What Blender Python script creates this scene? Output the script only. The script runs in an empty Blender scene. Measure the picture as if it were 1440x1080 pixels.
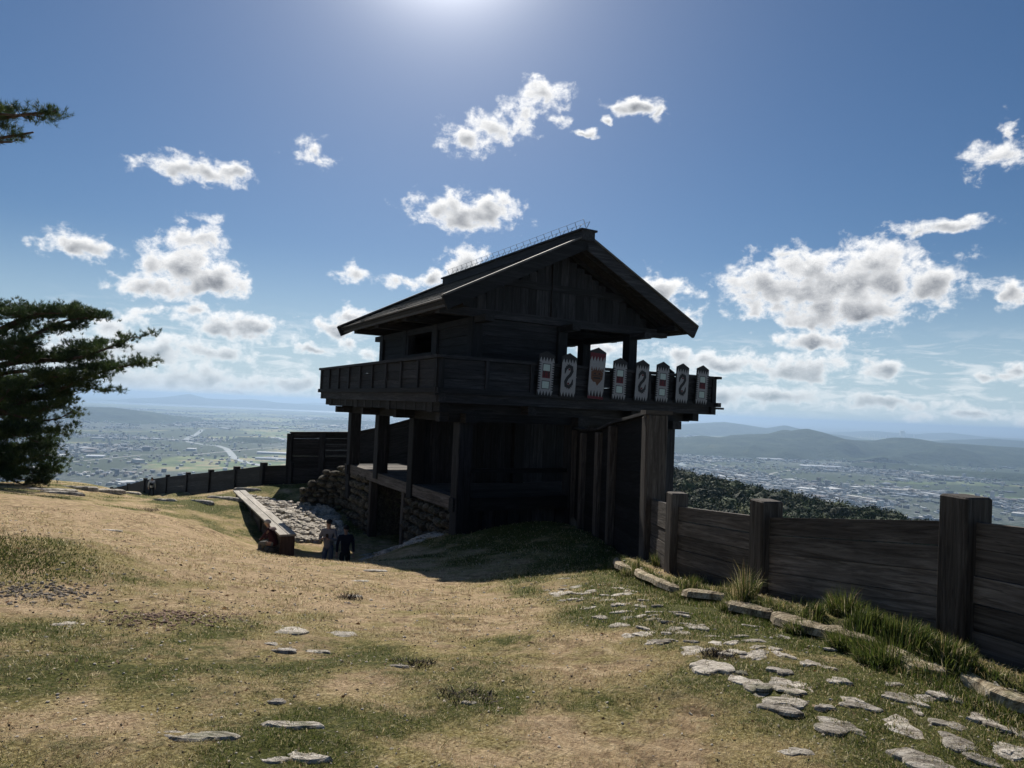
import bpy, math, random
import numpy as np
from mathutils import Vector, Matrix

random.seed(7); rng = np.random.default_rng(7)
SC = bpy.context.scene
COL = SC.collection
rad = math.radians

# ------------------------------------------------------------------ camera
PITCH, ROLL, FPX = 2.02, 2.44, 980.0
def cam_axes():
    p, r = rad(PITCH), rad(ROLL)
    f = np.array([0, math.cos(p), math.sin(p)]); x = np.array([1., 0, 0]); y = np.array([0, -math.sin(p), math.cos(p)])
    return x*math.cos(r)+y*math.sin(r), -x*math.sin(r)+y*math.cos(r), f
CX, CY, CF = cam_axes()
cd = bpy.data.cameras.new('camera'); cam = bpy.data.objects.new('camera', cd); COL.objects.link(cam)
M = Matrix(((CX[0], CY[0], -CF[0], 0), (CX[1], CY[1], -CF[1], 0), (CX[2], CY[2], -CF[2], 0), (0, 0, 0, 1)))
cam.matrix_world = M
cd.sensor_width = 36; cd.lens = 36*FPX/1440; cd.clip_start = .1; cd.clip_end = 90000
SC.camera = cam

# ------------------------------------------------------------------ light and exposure
SUN_AZ, SUN_EL = -7.2, 37.5          # degrees, azimuth from +Y towards +X
SKY_STRENGTH, SUN_STRENGTH = 0.047, 5.0
SC.view_settings.view_transform = 'Standard'; SC.view_settings.look = 'None'
SC.view_settings.exposure = 0.36; SC.view_settings.gamma = 1.0
SC.view_settings.use_curve_mapping = False
sd = bpy.data.lights.new('sun', 'SUN'); sun = bpy.data.objects.new('sun', sd); COL.objects.link(sun)
sd.energy = SUN_STRENGTH; sd.angle = rad(.5); sd.color = (1, .94, .84)
sv = Vector((math.sin(rad(SUN_AZ))*math.cos(rad(SUN_EL)), math.cos(rad(SUN_AZ))*math.cos(rad(SUN_EL)), math.sin(rad(SUN_EL))))
sun.rotation_euler = sv.to_track_quat('Z', 'Y').to_euler()
SC.cycles.max_bounces = 6; SC.cycles.diffuse_bounces = 2; SC.cycles.volume_bounces = 0
SC.cycles.transparent_max_bounces = 6; SC.cycles.caustics_reflective = False; SC.cycles.caustics_refractive = False

def ray(px, py):
    d = CF+(px-720)/FPX*CX-(py-540)/FPX*CY
    return d
def at(px, py, y):                    # point seen at that pixel, y metres ahead
    d = ray(px, py); return d*(y/d[1])

# ------------------------------------------------------------------ node helpers
class NT:
    def __init__(s, t): s.t = t; s.n = t.nodes; s.l = t.links
    def node(s, ty, **k):
        n = s.n.new(ty)
        for a, b in k.items(): setattr(n, a, b)
        return n
    def _set(s, sock, v):
        if isinstance(v, bpy.types.NodeSocket): s.l.new(v, sock)
        elif v is not None: sock.default_value = v
    def math(s, op, a, b=None, c=None, clamp=False):
        n = s.node('ShaderNodeMath', operation=op, use_clamp=clamp)
        for i, v in enumerate((a, b, c)):
            if v is not None: s._set(n.inputs[i], v)
        return n.outputs[0]
    def vmath(s, op, a, b=None, out=0):
        n = s.node('ShaderNodeVectorMath', operation=op)
        s._set(n.inputs[0], a)
        if b is not None: s._set(n.inputs[1], b)
        return n.outputs[out]
    def noise(s, vec, scale=5, detail=4, rough=.55, dist=0, dim='3D'):
        n = s.node('ShaderNodeTexNoise', noise_dimensions=dim)
        if vec is not None: s.l.new(vec, n.inputs['Vector'])
        n.inputs['Scale'].default_value = scale; n.inputs['Detail'].default_value = detail
        n.inputs['Roughness'].default_value = rough; n.inputs['Distortion'].default_value = dist
        return n.outputs['Fac']
    def ramp(s, fac, stops, interp='LINEAR'):
        n = s.node('ShaderNodeValToRGB'); s._set(n.inputs[0], fac); cr = n.color_ramp; cr.interpolation = interp
        while len(cr.elements) < len(stops): cr.elements.new(.5)
        for e, (p, c) in zip(cr.elements, stops):
            e.position = p; e.color = (*c, 1) if len(c) == 3 else c
        return n.outputs[0]
    def maprange(s, v, a, b, c=0., d=1., smooth=False):
        n = s.node('ShaderNodeMapRange'); n.interpolation_type = 'SMOOTHSTEP' if smooth else 'LINEAR'
        s._set(n.inputs[0], v)
        for i, q in enumerate((a, b, c, d)): s._set(n.inputs[i+1], q)
        return n.outputs[0]
    def mix(s, f, a, b, blend='MIX'):
        n = s.node('ShaderNodeMix', data_type='RGBA', blend_type=blend)
        s._set(n.inputs[0], f)
        for i, v in ((6, a), (7, b)):
            if isinstance(v, tuple) and len(v) == 3: v = (*v, 1)
            s._set(n.inputs[i], v)
        return n.outputs[2]
    def mapping(s, vec, scale=(1, 1, 1), loc=(0, 0, 0), rot=(0, 0, 0)):
        n = s.node('ShaderNodeMapping'); s.l.new(vec, n.inputs[0])
        n.inputs[1].default_value = loc; n.inputs[2].default_value = rot; n.inputs[3].default_value = scale
        return n.outputs[0]
    def bump(s, h, strength=.5, dist=.02):
        n = s.node('ShaderNodeBump'); s.l.new(h, n.inputs['Height'])
        n.inputs['Strength'].default_value = strength; n.inputs['Distance'].default_value = dist
        return n.outputs[0]

def mat(name, fn=None, rough=.85, color=None, spec=.3):
    m = bpy.data.materials.new(name); m.use_nodes = True; t = NT(m.node_tree)
    b = t.n['Principled BSDF']; b.inputs['Roughness'].default_value = rough
    b.inputs['Specular IOR Level'].default_value = spec
    if color: b.inputs['Base Color'].default_value = (*color, 1)
    if fn:
        r = fn(t)
        if r.get('color') is not None: t._set(b.inputs['Base Color'], r['color'])
        if r.get('rough') is not None: t._set(b.inputs['Roughness'], r['rough'])
        if r.get('normal') is not None: t._set(b.inputs['Normal'], r['normal'])
        if r.get('emit') is not None:
            t._set(b.inputs['Emission Color'], r['emit']); b.inputs['Emission Strength'].default_value = 1
    return m
def coords(t, kind='Object'): return t.node('ShaderNodeTexCoord').outputs[kind]
def pos(t): return t.node('ShaderNodeNewGeometry').outputs['Position']
def orand(t): return t.node('ShaderNodeObjectInfo').outputs['Random']

# ------------------------------------------------------------------ world: Nishita sky with clouds
W = bpy.data.worlds.new('World'); SC.world = W; W.use_nodes = True
W.cycles.sampling_method = 'MANUAL'; W.cycles.sample_map_resolution = 512
t = NT(W.node_tree); bg = t.n['Background']
sky = t.node('ShaderNodeTexSky', sky_type='NISHITA'); sky.sun_disc = False
sky.sun_elevation = rad(SUN_EL); sky.sun_rotation = rad(SUN_AZ)
sky.altitude = 400; sky.air_density = 1.0; sky.dust_density = 0.35; sky.ozone_density = 5.0
dirv = t.vmath('NORMALIZE', coords(t, 'Generated'))
sep = t.node('ShaderNodeSeparateXYZ'); t.l.new(dirv, sep.inputs[0])
az = t.math('MULTIPLY', t.math('ARCTAN2', sep.outputs[0], sep.outputs[1]), 180/math.pi)
el = t.math('MULTIPLY', t.math('ARCSINE', sep.outputs[2]), 180/math.pi)
def azel(px, py):
    d = ray(px, py); d = d/np.linalg.norm(d)
    return math.degrees(math.atan2(d[0], d[1])), math.degrees(math.asin(d[2]))
# cloud banks: picture-scan centre, half width, half height, strength, softness
CL = [(283,240,78,17,1,0),(330,243,32,10,1,0),(438,216,24,16,.62,0),(445,228,10,8,.6,0),(112,344,56,20,1,0),(262,382,62,44,1.1,0),(278,335,40,28,1.1,0),(300,395,48,30,1.05,0),
 (205,402,50,17,.95,0),(275,436,26,9,.8,0),(335,459,74,19,1.1,0),(208,441,26,9,.75,0),(165,458,40,22,.9,0),(225,492,90,22,.95,0),(298,494,52,18,.95,0),(250,532,230,22,.8,0),
 (410,541,100,13,.9,0),(120,500,120,40,.8,0),(352,552,120,8,.75,0),(500,386,26,13,.75,0),(575,397,36,9,.75,0),(610,395,26,14,.85,0),(652,372,32,24,1.1,0),(655,300,72,26,1.1,0),(690,288,38,18,1.05,0),
 (655,195,42,22,.82,0),(700,180,48,22,.86,0),(758,132,40,22,.88,0),(735,163,26,22,.72,0),(785,168,20,11,.75,0),(822,187,14,7,.85,0),(898,148,42,13,.92,0),(925,155,12,20,.8,0),(855,170,9,7,.75,0),(870,147,26,7,.7,0),
 (1408,218,42,20,.8,0),(1416,184,8,16,.62,0),(1380,238,18,12,.6,0),(1322,319,72,11,.9,0),(1290,326,40,8,.85,0),
 (1185,402,160,44,1.15,0),(1232,368,62,34,1.15,0),(1080,402,70,38,1.1,0),(1305,398,62,36,1.0,0),(1165,438,116,30,1.1,0),(1108,356,36,9,.7,0),(1130,375,60,26,1.1,0),
 (1140,478,56,15,.95,0),(1010,512,72,17,.9,0),(1115,518,90,22,1.0,0),(1236,518,34,16,.95,0),(1225,510,18,8,.8,0),(1090,556,110,15,.85,0),(1245,568,130,11,.9,0),(1370,586,120,10,.85,0),(1010,560,60,18,.8,0),
 (1240,566,38,9,1.05,0),(1395,528,46,10,.95,0),(1430,518,30,10,.85,0),(1425,411,32,19,1.0,0),(930,410,42,24,1.0,0),(965,440,26,10,.7,0),(465,461,26,16,1,0),(440,493,28,8,.85,0),(490,486,16,12,.75,0),(518,500,14,12,.85,0),(500,447,40,12,.8,0),
 (950,498,30,12,.8,0),(850,490,60,12,.7,0)]
blobs = []
for px, py, rx, ry, s, _ in CL:
    a0, e0 = azel(px, py); a1, _e = azel(px+rx, py+rx*math.tan(rad(ROLL))); _a, e1 = azel(px, py-ry)
    blobs.append((a0, e0, abs(a1-a0)*1.2, abs(e1-e0)*1.25, s*1.04))
rr = random.Random(3)
for k in range(34):                    # the same kind of sky all the way round
    a0 = rr.uniform(46, 314); a0 = a0-360 if a0 > 180 else a0
    e0 = rr.choice([3, 5, 8, 12, 16, 22, 30])+rr.uniform(-1, 1)
    s = rr.uniform(2, 5); blobs.append((a0, e0, s*rr.uniform(1, 2), s*rr.uniform(.25, .5), 1))
azel_v = t.node('ShaderNodeCombineXYZ'); t.l.new(az, azel_v.inputs[0]); t.l.new(el, azel_v.inputs[1])
aev = azel_v.outputs[0]
def blob_field(vec):
    m = None; acc = None; wsum = None; sx = t.node('ShaderNodeSeparateXYZ'); t.l.new(vec, sx.inputs[0])
    for a0, e0, sa, se, st in blobs:
        cb = t.node('ShaderNodeCombineXYZ'); t.l.new(sx.outputs[0], cb.inputs[0]); t.l.new(sx.outputs[1], cb.inputs[1])
        if m is not None: t.l.new(m, cb.inputs[2])     # (keeps the long chain in order)
        mp = t.mapping(cb.outputs[0], scale=(1/sa, 1/se, 0), loc=(-a0/sa, -e0/se, 0)); q = t.vmath('LENGTH', mp, out=1)
        q = t.math('MULTIPLY_ADD', q, -st, st); w = t.math('MAXIMUM', q, 0.0)
        sc_ = t.vmath('SCALE', mp); t.l.new(w, sc_.node.inputs[3]); acc = sc_ if acc is None else t.vmath('ADD', acc, sc_)
        wsum = w if wsum is None else t.math('ADD', wsum, w)
        m = q if m is None else t.math('SMOOTH_MAX', m, q, .16)
    sp = t.node('ShaderNodeSeparateXYZ'); t.l.new(acc, sp.inputs[0])
    return m, t.math('DIVIDE', sp.outputs[1], t.math('ADD', wsum, .06))
# warp the outlines with noise so that they billow
w3 = t.vmath('MULTIPLY', aev, (1, 1.25, 1))
nw = t.node('ShaderNodeTexNoise'); t.l.new(w3, nw.inputs['Vector']); nw.inputs['Scale'].default_value = .55; nw.inputs['Detail'].default_value = 3
warp = t.vmath('SUBTRACT', nw.outputs['Color'], (.5, .5, .5))
aew = t.vmath('ADD', aev, t.vmath('MULTIPLY', warp, (2.2, 1.5, 0)))
field, updown = blob_field(aew)
n1 = t.noise(w3, .62, 11, .63, .15)
n1s = t.noise(w3, .62, 3, .5, .15)
n2 = t.noise(t.vmath('ADD', w3, (-.08, .6, 0)), .62, 3, .5, .15)   # the same noise nearer the sun
dens = t.math('ADD', field, t.math('MULTIPLY', t.math('SUBTRACT', n1, .5), 2.7))
denss = t.math('ADD', field, t.math('MULTIPLY', t.math('SUBTRACT', n1s, .5), 1.6))
alpha = t.maprange(dens, -.04, .70, 0, 1, True)
streak = t.noise(t.vmath('MULTIPLY', aev, (.35, 1.6, 1)), 1.0, 7, .6, .6)
lowband = t.math('MULTIPLY', t.maprange(el, 7.5, 3.2, 0, 1, True), t.maprange(el, -.2, 1.6, 0, 1, True))
alpha = t.math('MAXIMUM', alpha, t.math('MULTIPLY', lowband, t.maprange(streak, .47, .66, 0, .62, True)))
thick = t.maprange(denss, .10, 1.15, 0, 1, True)
billow = t.math('MULTIPLY', t.math('SUBTRACT', n1, n1s), 3.4)
sunw = t.math('MULTIPLY', t.math('SUBTRACT', n1s, n2), 1.5)
lum = t.math('SUBTRACT', 1.16, t.math('MULTIPLY', thick, .56))
lum = t.math('ADD', lum, t.math('MULTIPLY', t.math('MULTIPLY', updown, thick), .50))
lum = t.math('ADD', lum, t.math('MULTIPLY', t.math('ADD', billow, sunw), t.math('MULTIPLY', thick, .6)))
lum = t.math('MAXIMUM', t.math('MINIMUM', lum, 1.12), .3)
ccol = t.mix(t.maprange(lum, .25, .95), (.42, .47, .56), (1.0, 1.0, 1.0))
lumv = t.math('MULTIPLY', t.maprange(lum, .2, 1.1, .22, .84), 1.0)
cv = t.vmath('SCALE', ccol); cv.node.inputs[3].default_value = 1; t.l.new(lumv, cv.node.inputs[3])
skys = t.node('ShaderNodeVectorMath', operation='SCALE'); t.l.new(sky.outputs[0], skys.inputs[0]); skys.inputs[3].default_value = SKY_STRENGTH
# clouds are laid over the sky in the same units, the background strength stays the sky's
cscaled = t.node('ShaderNodeVectorMath', operation='SCALE'); t.l.new(cv, cscaled.inputs[0]); cscaled.inputs[3].default_value = 1/SKY_STRENGTH
# far clouds sink into the air
far = t.maprange(el, 0, 8, .55, 1, True)
alpha = t.math('MULTIPLY', alpha, far)
hs = t.node('ShaderNodeHueSaturation'); hs.inputs['Saturation'].default_value = 1.12; t.l.new(sky.outputs[0], hs.inputs['Color'])
pale = t.vmath('SCALE', (.52, .69, .82)); pale.node.inputs[3].default_value = .74/SKY_STRENGTH     # air whitening towards the horizon, all round
hs_out = t.mix(t.maprange(el, 13, -1, 0, .82, True), hs.outputs[0], pale)
final = t.mix(alpha, hs_out, cscaled.outputs[0])
# the aureole round the sun
cosang = t.vmath('DOT_PRODUCT', dirv, tuple(sv), out=1)
angd = t.math('MULTIPLY', t.math('ARCCOSINE', t.math('MINIMUM', cosang, 1.0)), 180/math.pi)
glow = t.math('ADD', t.math('MULTIPLY', t.math('EXPONENT', t.math('MULTIPLY', angd, -1/1.9)), 13.0), t.math('MULTIPLY', t.math('EXPONENT', t.math('MULTIPLY', angd, -1/9.0)), .20))
gv = t.vmath('SCALE', (1.0, .98, .95)); t.l.new(t.math('MULTIPLY', glow, 1/SKY_STRENGTH), gv.node.inputs[3])
final = t.vmath('ADD', final, gv)
t.l.new(final, bg.inputs[0]); bg.inputs[1].default_value = SKY_STRENGTH

# ------------------------------------------------------------------ noise in numpy
def vnoise(x, y, seed=0):
    r = np.random.default_rng(seed+11).random((256, 256))
    xi = np.floor(x).astype(int); yi = np.floor(y).astype(int); xf = x-xi; yf = y-yi
    xf = xf*xf*(3-2*xf); yf = yf*yf*(3-2*yf)
    a = r[xi % 256, yi % 256]; b = r[(xi+1) % 256, yi % 256]; c = r[xi % 256, (yi+1) % 256]; d = r[(xi+1) % 256, (yi+1) % 256]
    return (a*(1-xf)+b*xf)*(1-yf)+(c*(1-xf)+d*xf)*yf
def fbm(x, y, s, o=4, seed=0):
    v = 0; amp = 1; tot = 0
    for k in range(o):
        v = v+amp*vnoise(np.asarray(x)/s*2**k+k*17.3, np.asarray(y)/s*2**k+k*9.1, seed+k); tot += amp; amp *= .5
    return v/tot

# ------------------------------------------------------------------ mesh helpers
def link(name, me, m=None, parent=None, loc=None):
    o = bpy.data.objects.new(name, me); COL.objects.link(o)
    if m is not None and me is not None and not me.materials: me.materials.append(m)
    if parent is not None: o.parent = parent
    if loc is not None: o.location = loc
    return o
def tag(o, label=None, cat=None, group=None, kind=None):
    if label: o['label'] = label
    if cat: o['category'] = cat
    if group: o['group'] = group
    if kind: o['kind'] = kind
    return o
def empty(name, loc, rz=0, **k):
    o = bpy.data.objects.new(name, None); COL.objects.link(o); o.location = loc; o.rotation_euler = (0, 0, rz)
    o.empty_display_size = .3
    return tag(o, **k)
class MB:
    def __init__(s): s.v = []; s.f = []; s.smooth = False
    def box(s, x0, x1, y0, y1, z0, z1):
        b = len(s.v)
        s.v += [(x, y, z) for z in (z0, z1) for y in (y0, y1) for x in (x0, x1)]
        s.f += [tuple(b+i for i in q) for q in ((0, 2, 3, 1), (4, 5, 7, 6), (0, 1, 5, 4), (2, 6, 7, 3), (0, 4, 6, 2), (1, 3, 7, 5))]
        return s
    def cbox(s, x0, x1, y0, y1, z0, z1, c=.02):      # box with chamfered upright edges and top
        o = [(x0+c, y0), (x1-c, y0), (x1, y0+c), (x1, y1-c), (x1-c, y1), (x0+c, y1), (x0, y1-c), (x0, y0+c)]
        cx, cy = (x0+x1)/2, (y0+y1)/2; b = len(s.v)
        kx, ky = 1-2*c/max(x1-x0, .001), 1-2*c/max(y1-y0, .001)
        s.v += [(x, y, z0) for x, y in o]+[(x, y, z1-c) for x, y in o]+[(cx+(x-cx)*kx, cy+(y-cy)*ky, z1) for x, y in o]
        for i in range(8):
            j = (i+1) % 8
            s.f += [(b+i, b+j, b+8+j, b+8+i), (b+8+i, b+8+j, b+16+j, b+16+i)]
        s.f += [tuple(b+i for i in range(7, -1, -1)), tuple(b+16+i for i in range(8))]
        return s
    def beam(s, p, q, w, h, up=(0, 0, 1), shift=0.):          # box along p-q, w wide, h high, centred
        p = Vector(p); q = Vector(q); d = (q-p).normalized(); sx = d.cross(Vector(up)).normalized(); u = sx.cross(d)
        b = len(s.v)
        for e in (p, q):
            for a, c in ((-1, -1), (1, -1), (1, 1), (-1, 1)): s.v.append(tuple(e+sx*a*w/2+u*(c*h/2+shift)))
        s.f += [tuple(b+i for i in k) for k in ((0, 1, 2, 3), (7, 6, 5, 4), (0, 4, 5, 1), (1, 5, 6, 2), (2, 6, 7, 3), (3, 7, 4, 0))]
        return s
    def tube(s, pts, rads, n=6):
        pts = [Vector(p) for p in pts]; b0 = len(s.v)
        for i, p in enumerate(pts):
            d = (pts[min(i+1, len(pts)-1)]-pts[max(i-1, 0)]).normalized()
            a = d.cross(Vector((.31, .22, .93))); a = a.normalized() if a.length > 1e-4 else Vector((1, 0, 0)); c = d.cross(a)
            for k in range(n):
                an = 2*math.pi*k/n; s.v.append(tuple(p+(a*math.cos(an)+c*math.sin(an))*rads[i]))
        for i in range(len(pts)-1):
            for k in range(n):
                a = b0+i*n+k; c = b0+i*n+(k+1) % n; s.f.append((a, c, c+n, a+n))
        s.f.append(tuple(b0+k for k in range(n-1, -1, -1))); s.f.append(tuple(b0+(len(pts)-1)*n+k for k in range(n)))
        return s
    def mesh(s, name, smooth=False):
        me = bpy.data.meshes.new(name); me.from_pydata(s.v, [], s.f); me.update()
        if smooth: me.polygons.foreach_set('use_smooth', [True]*len(me.polygons))
        return me
    def build(s, name, m, parent=None, smooth=False, loc=None): return link(name, s.mesh(name, smooth), m, parent, loc)
def npmesh(name, V, F, smooth=False, attr=None):
    me = bpy.data.meshes.new(name); V = np.asarray(V, np.float32); F = np.asarray(F, np.int32); n = F.shape[1]
    me.vertices.add(len(V)); me.vertices.foreach_set('co', V.ravel())
    me.loops.add(F.size); me.loops.foreach_set('vertex_index', np.ascontiguousarray(F.ravel(), np.int32))
    me.polygons.add(len(F)); me.polygons.foreach_set('loop_start', np.arange(0, F.size, n, dtype=np.int32))
    me.polygons.foreach_set('use_smooth', np.full(len(F), smooth))
    for k, a in (attr or {}).items():
        a = np.ascontiguousarray(a, np.float32)
        if not (a.ndim == 2 and a.shape[1] == 3 and len(a) == len(V)): q = me.attributes.new(k, 'FLOAT', 'POINT'); q.data.foreach_set('value', a.ravel())
        else:
            q = me.attributes.new(k, 'FLOAT_COLOR', 'POINT'); q.data.foreach_set('color', np.c_[a, np.ones(len(a))].astype(np.float32).ravel())
    me.update(calc_edges=True); me.validate()
    return me
def gridmesh(name, X, Y, Z, smooth=True, attr=None):
    ny, nx = X.shape; V = np.stack([X.ravel(), Y.ravel(), Z.ravel()], 1)
    i = np.arange(nx*ny).reshape(ny, nx)
    F = np.stack([i[:-1, :-1].ravel(), i[:-1, 1:].ravel(), i[1:, 1:].ravel(), i[1:, :-1].ravel()], 1)
    return npmesh(name, V, F, smooth, attr)

# ------------------------------------------------------------------ ground height
FENCE = [(4.9, .2), (4.25, 2.9), (3.59, 5.5), (3.0, 8.1), (2.5, 10.3), (2.58, 12.5)]       # right-hand fence line
KERB = [(4.0, 0.0), (3.62, 2.7), (3.05, 5.1), (2.5, 7.4), (2.1, 9.6), (1.93, 12.3)]
CP = [(0,0,-1.6),(-2,3.2,-1.63),(2,3.2,-1.74),(-6,0,-1.3),(4,0,-1.6),(-12,0,-1.2),(0,-4,-1.3),(3.4,5.5,-1.84),(2.9,8.1,-2.22),(2.4,10.3,-2.5),(2.4,12.5,-2.72),
 (0,6,-2.02),(-3,6,-1.95),(0,9,-2.5),(-.5,12.1,-3.0),(1.8,12.8,-2.84),(-4,9,-2.35),(-4,13,-3.02),(1.0,17,-3.32),(2.2,16,-2.95),(2.2,18.2,-3.15),(2.0,20,-3.3),(0,19,-3.6),(-1.4,21,-3.78),(1.6,22.3,-3.6),
 (-2.2,22.6,-4.05),(-3,24.1,-4.8),(-5.8,21.5,-5.25),(-4.6,24.5,-5.3),(-6.5,28.5,-5.25),(-7.6,26,-5.2),(-4,27,-5.4),(-1,25,-5.4),(3,27,-5.7),
 (-10.5,33,-4.75),(-12.6,34,-4.5),(-8,31.5,-4.9),(-7.3,22.1,-4.93),(-12.0,31.5,-4.6),(-10.,26.5,-4.75),(-5.1,17.2,-3.86),(-3.6,15.8,-3.6),(-6.5,18.3,-4.08),
 (-6.8,12.8,-2.68),(-8.1,19,-3.5),(-11.9,30,-4.33),(-11,15.5,-2.72),(-20,32,-4.25),(-22,30,-4.1),(-19.6,34,-4.72),
 (-16,31,-4.75),(-18.5,36,-5.65),(-21,41,-6.5),(-24,47,-7.35),(-12.5,35,-4.4),(-18.5,44,-6.0),(-23.5,50,-6.95),(-26.5,54,-7.65),(-28.2,54,-8.25),(-25.6,50.5,-7.8),(-29.5,57,-8.6),(-32,60,-8.4),(-43,75,-10.6),(-9,40,-5.5),(-5,36,-4.3),(-8,36,-4.0),
 (-22,45,-7.4),(-35,55,-9),(-45,60,-13),(-30,38,-6.5),(-45,35,-9),(-12,44,-7.5),(-20,58,-11),(-35,72,-14),
 (-16,10,-1.9),(-20,20,-2.9),(-30,20,-4),(-30,5,-2),(7,5,-3.2),(6,10,-4.3),(6,14,-5.5),(9,25,-9),(7,0,-2.6),(14,10,-8),(22,30,-16),(6,20,-6.2),(5.6,25,-6.2),(7.5,29,-8.0),(1,36,-6.2),(5,45,-13),(30,5,-14),(30,60,-28),(-5,60,-18),(-20,90,-26)]
CPA = np.array(CP, float); cs = CPA[:, :2]
def tps(r2): return .5*r2*np.log(r2+1e-9)
_n = len(cs); K = tps(((cs[:, None]-cs[None])**2).sum(-1))+np.eye(_n)*.6
Pm = np.c_[np.ones(_n), cs]; Am = np.block([[K, Pm], [Pm.T, np.zeros((3, 3))]])
wts = np.linalg.solve(Am, np.r_[CPA[:, 2], 0, 0, 0])
def seg_side(x, y, line):            # signed distance to a polyline, + on its right (outer) side
    best = np.full(np.shape(x), 1e9); sgn = np.ones(np.shape(x))
    for (x0, y0), (x1, y1) in zip(line[:-1], line[1:]):
        dx, dy = x1-x0, y1-y0; L = math.hypot(dx, dy)
        tt = np.clip(((x-x0)*dx+(y-y0)*dy)/L**2, 0, 1); d = np.hypot(x-x0-tt*dx, y-y0-tt*dy)
        s = np.where(((x-x0)*dy-(y-y0)*dx) > 0, 1., -1.); m = d < best
        best = np.where(m, d, best); sgn = np.where(m, s, sgn)
    return best*sgn
def smooth(a, b, v): q = np.clip((v-a)/(b-a), 0, 1); return q*q*(3-2*q)
TA = np.array([-1.41, 21.0]); TPH = rad(29.25)
def tower_ab(x, y):
    dx, dy = x-TA[0], y-TA[1]
    return -dx*math.sin(TPH)+dy*math.cos(TPH), dx*math.cos(TPH)+dy*math.sin(TPH)
def gz(x, y, detail=True):
    x = np.asarray(x, float); y = np.asarray(y, float); sh = x.shape; xf = x.ravel(); yf = y.ravel(); z = np.zeros(len(xf))
    for i in range(0, len(xf), 20000):
        sl = slice(i, i+20000); r2 = (xf[sl, None]-cs[None, :, 0])**2+(yf[sl, None]-cs[None, :, 1])**2
        z[sl] = tps(r2)@wts[:_n]+wts[_n]+wts[_n+1]*xf[sl]+wts[_n+2]*yf[sl]
    k = seg_side(xf, yf, KERB)
    z += .19*smooth(-.03, .05, k)*smooth(13.2, 12.3, yf)*smooth(3, 1.5, k)
    z += .34*np.exp(-(((xf+6.3)/1.9)**2+((yf-8.9)/1.5)**2)**1.5)
    a, b = tower_ab(xf, yf)           # keep the ground out of the gate passage
    m = smooth(-.5, .3, a)*smooth(12.3, 11.5, a)*smooth(-.1, .5, b)*smooth(8.6, 8, b)
    z = z*(1-m)+np.minimum(z, -5.35)*m
    if detail:
        near = np.exp(-np.hypot(xf, yf)/60)
        z += near*(.10*(fbm(xf, yf, 2.2, 3, 5)-.5)+.075*(fbm(xf, yf, .42, 3, 9)-.5)+.034*smooth(14, 5, np.hypot(xf, yf))*(fbm(xf, yf, .13, 2, 19)-.5))
    return z.reshape(sh)
def hit(px, py):                     # where the view line through that point of the photo meets the ground
    d = ray(px, py); ys = np.concatenate([np.arange(2.2, 30, .05), np.arange(30, 90, .3)]); P = d[None]*(ys/d[1])[:, None]
    g = gz(P[:, 0], P[:, 1]); k = np.argmax(P[:, 2] < g)
    return P[k, 0], P[k, 1], g[k]

# green and bare places (dark grass at the tower foot paints in shade), read off the photograph
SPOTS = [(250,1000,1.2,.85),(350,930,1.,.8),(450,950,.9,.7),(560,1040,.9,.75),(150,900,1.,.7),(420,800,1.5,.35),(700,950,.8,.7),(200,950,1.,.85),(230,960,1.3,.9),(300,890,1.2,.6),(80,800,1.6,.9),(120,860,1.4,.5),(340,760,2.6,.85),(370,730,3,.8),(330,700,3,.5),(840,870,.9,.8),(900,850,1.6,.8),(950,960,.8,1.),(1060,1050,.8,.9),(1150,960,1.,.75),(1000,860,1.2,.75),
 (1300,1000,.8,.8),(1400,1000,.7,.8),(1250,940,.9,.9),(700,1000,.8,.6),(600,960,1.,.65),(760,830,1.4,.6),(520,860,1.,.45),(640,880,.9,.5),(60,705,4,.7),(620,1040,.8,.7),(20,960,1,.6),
 (760,775,2.2,1.1),(640,790,2.0,1.0),(850,770,1.5,1.),(560,800,1.,.8),(700,745,2.5,1.1),(30,790,1.,1.2),(80,780,.9,1.),(20,850,.9,.8),(820,980,1.1,-.9),(880,1040,.9,-1),(720,900,1.1,-.6),(560,800,2.2,-.5),(200,800,2.4,-.9),(300,820,2,-.6),(40,725,3,-1.2),(420,850,1.2,-.4),(120,740,4,-.8),(240,750,4,-.8),(20,1040,.7,-.4),(650,850,1.,-.4)]  # opening entries: dark grass set to deepen the tower's shadow by colour
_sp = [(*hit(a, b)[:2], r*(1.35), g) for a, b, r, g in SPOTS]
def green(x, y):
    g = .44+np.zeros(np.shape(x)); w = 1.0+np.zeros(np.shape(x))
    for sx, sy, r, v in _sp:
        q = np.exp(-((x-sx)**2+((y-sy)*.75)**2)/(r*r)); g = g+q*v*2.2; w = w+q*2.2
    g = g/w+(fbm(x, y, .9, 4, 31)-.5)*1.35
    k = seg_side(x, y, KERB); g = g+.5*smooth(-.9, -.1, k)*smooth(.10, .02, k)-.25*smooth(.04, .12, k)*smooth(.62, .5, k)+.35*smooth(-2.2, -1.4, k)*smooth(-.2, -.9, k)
    return np.clip(g, 0, 1)

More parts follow.
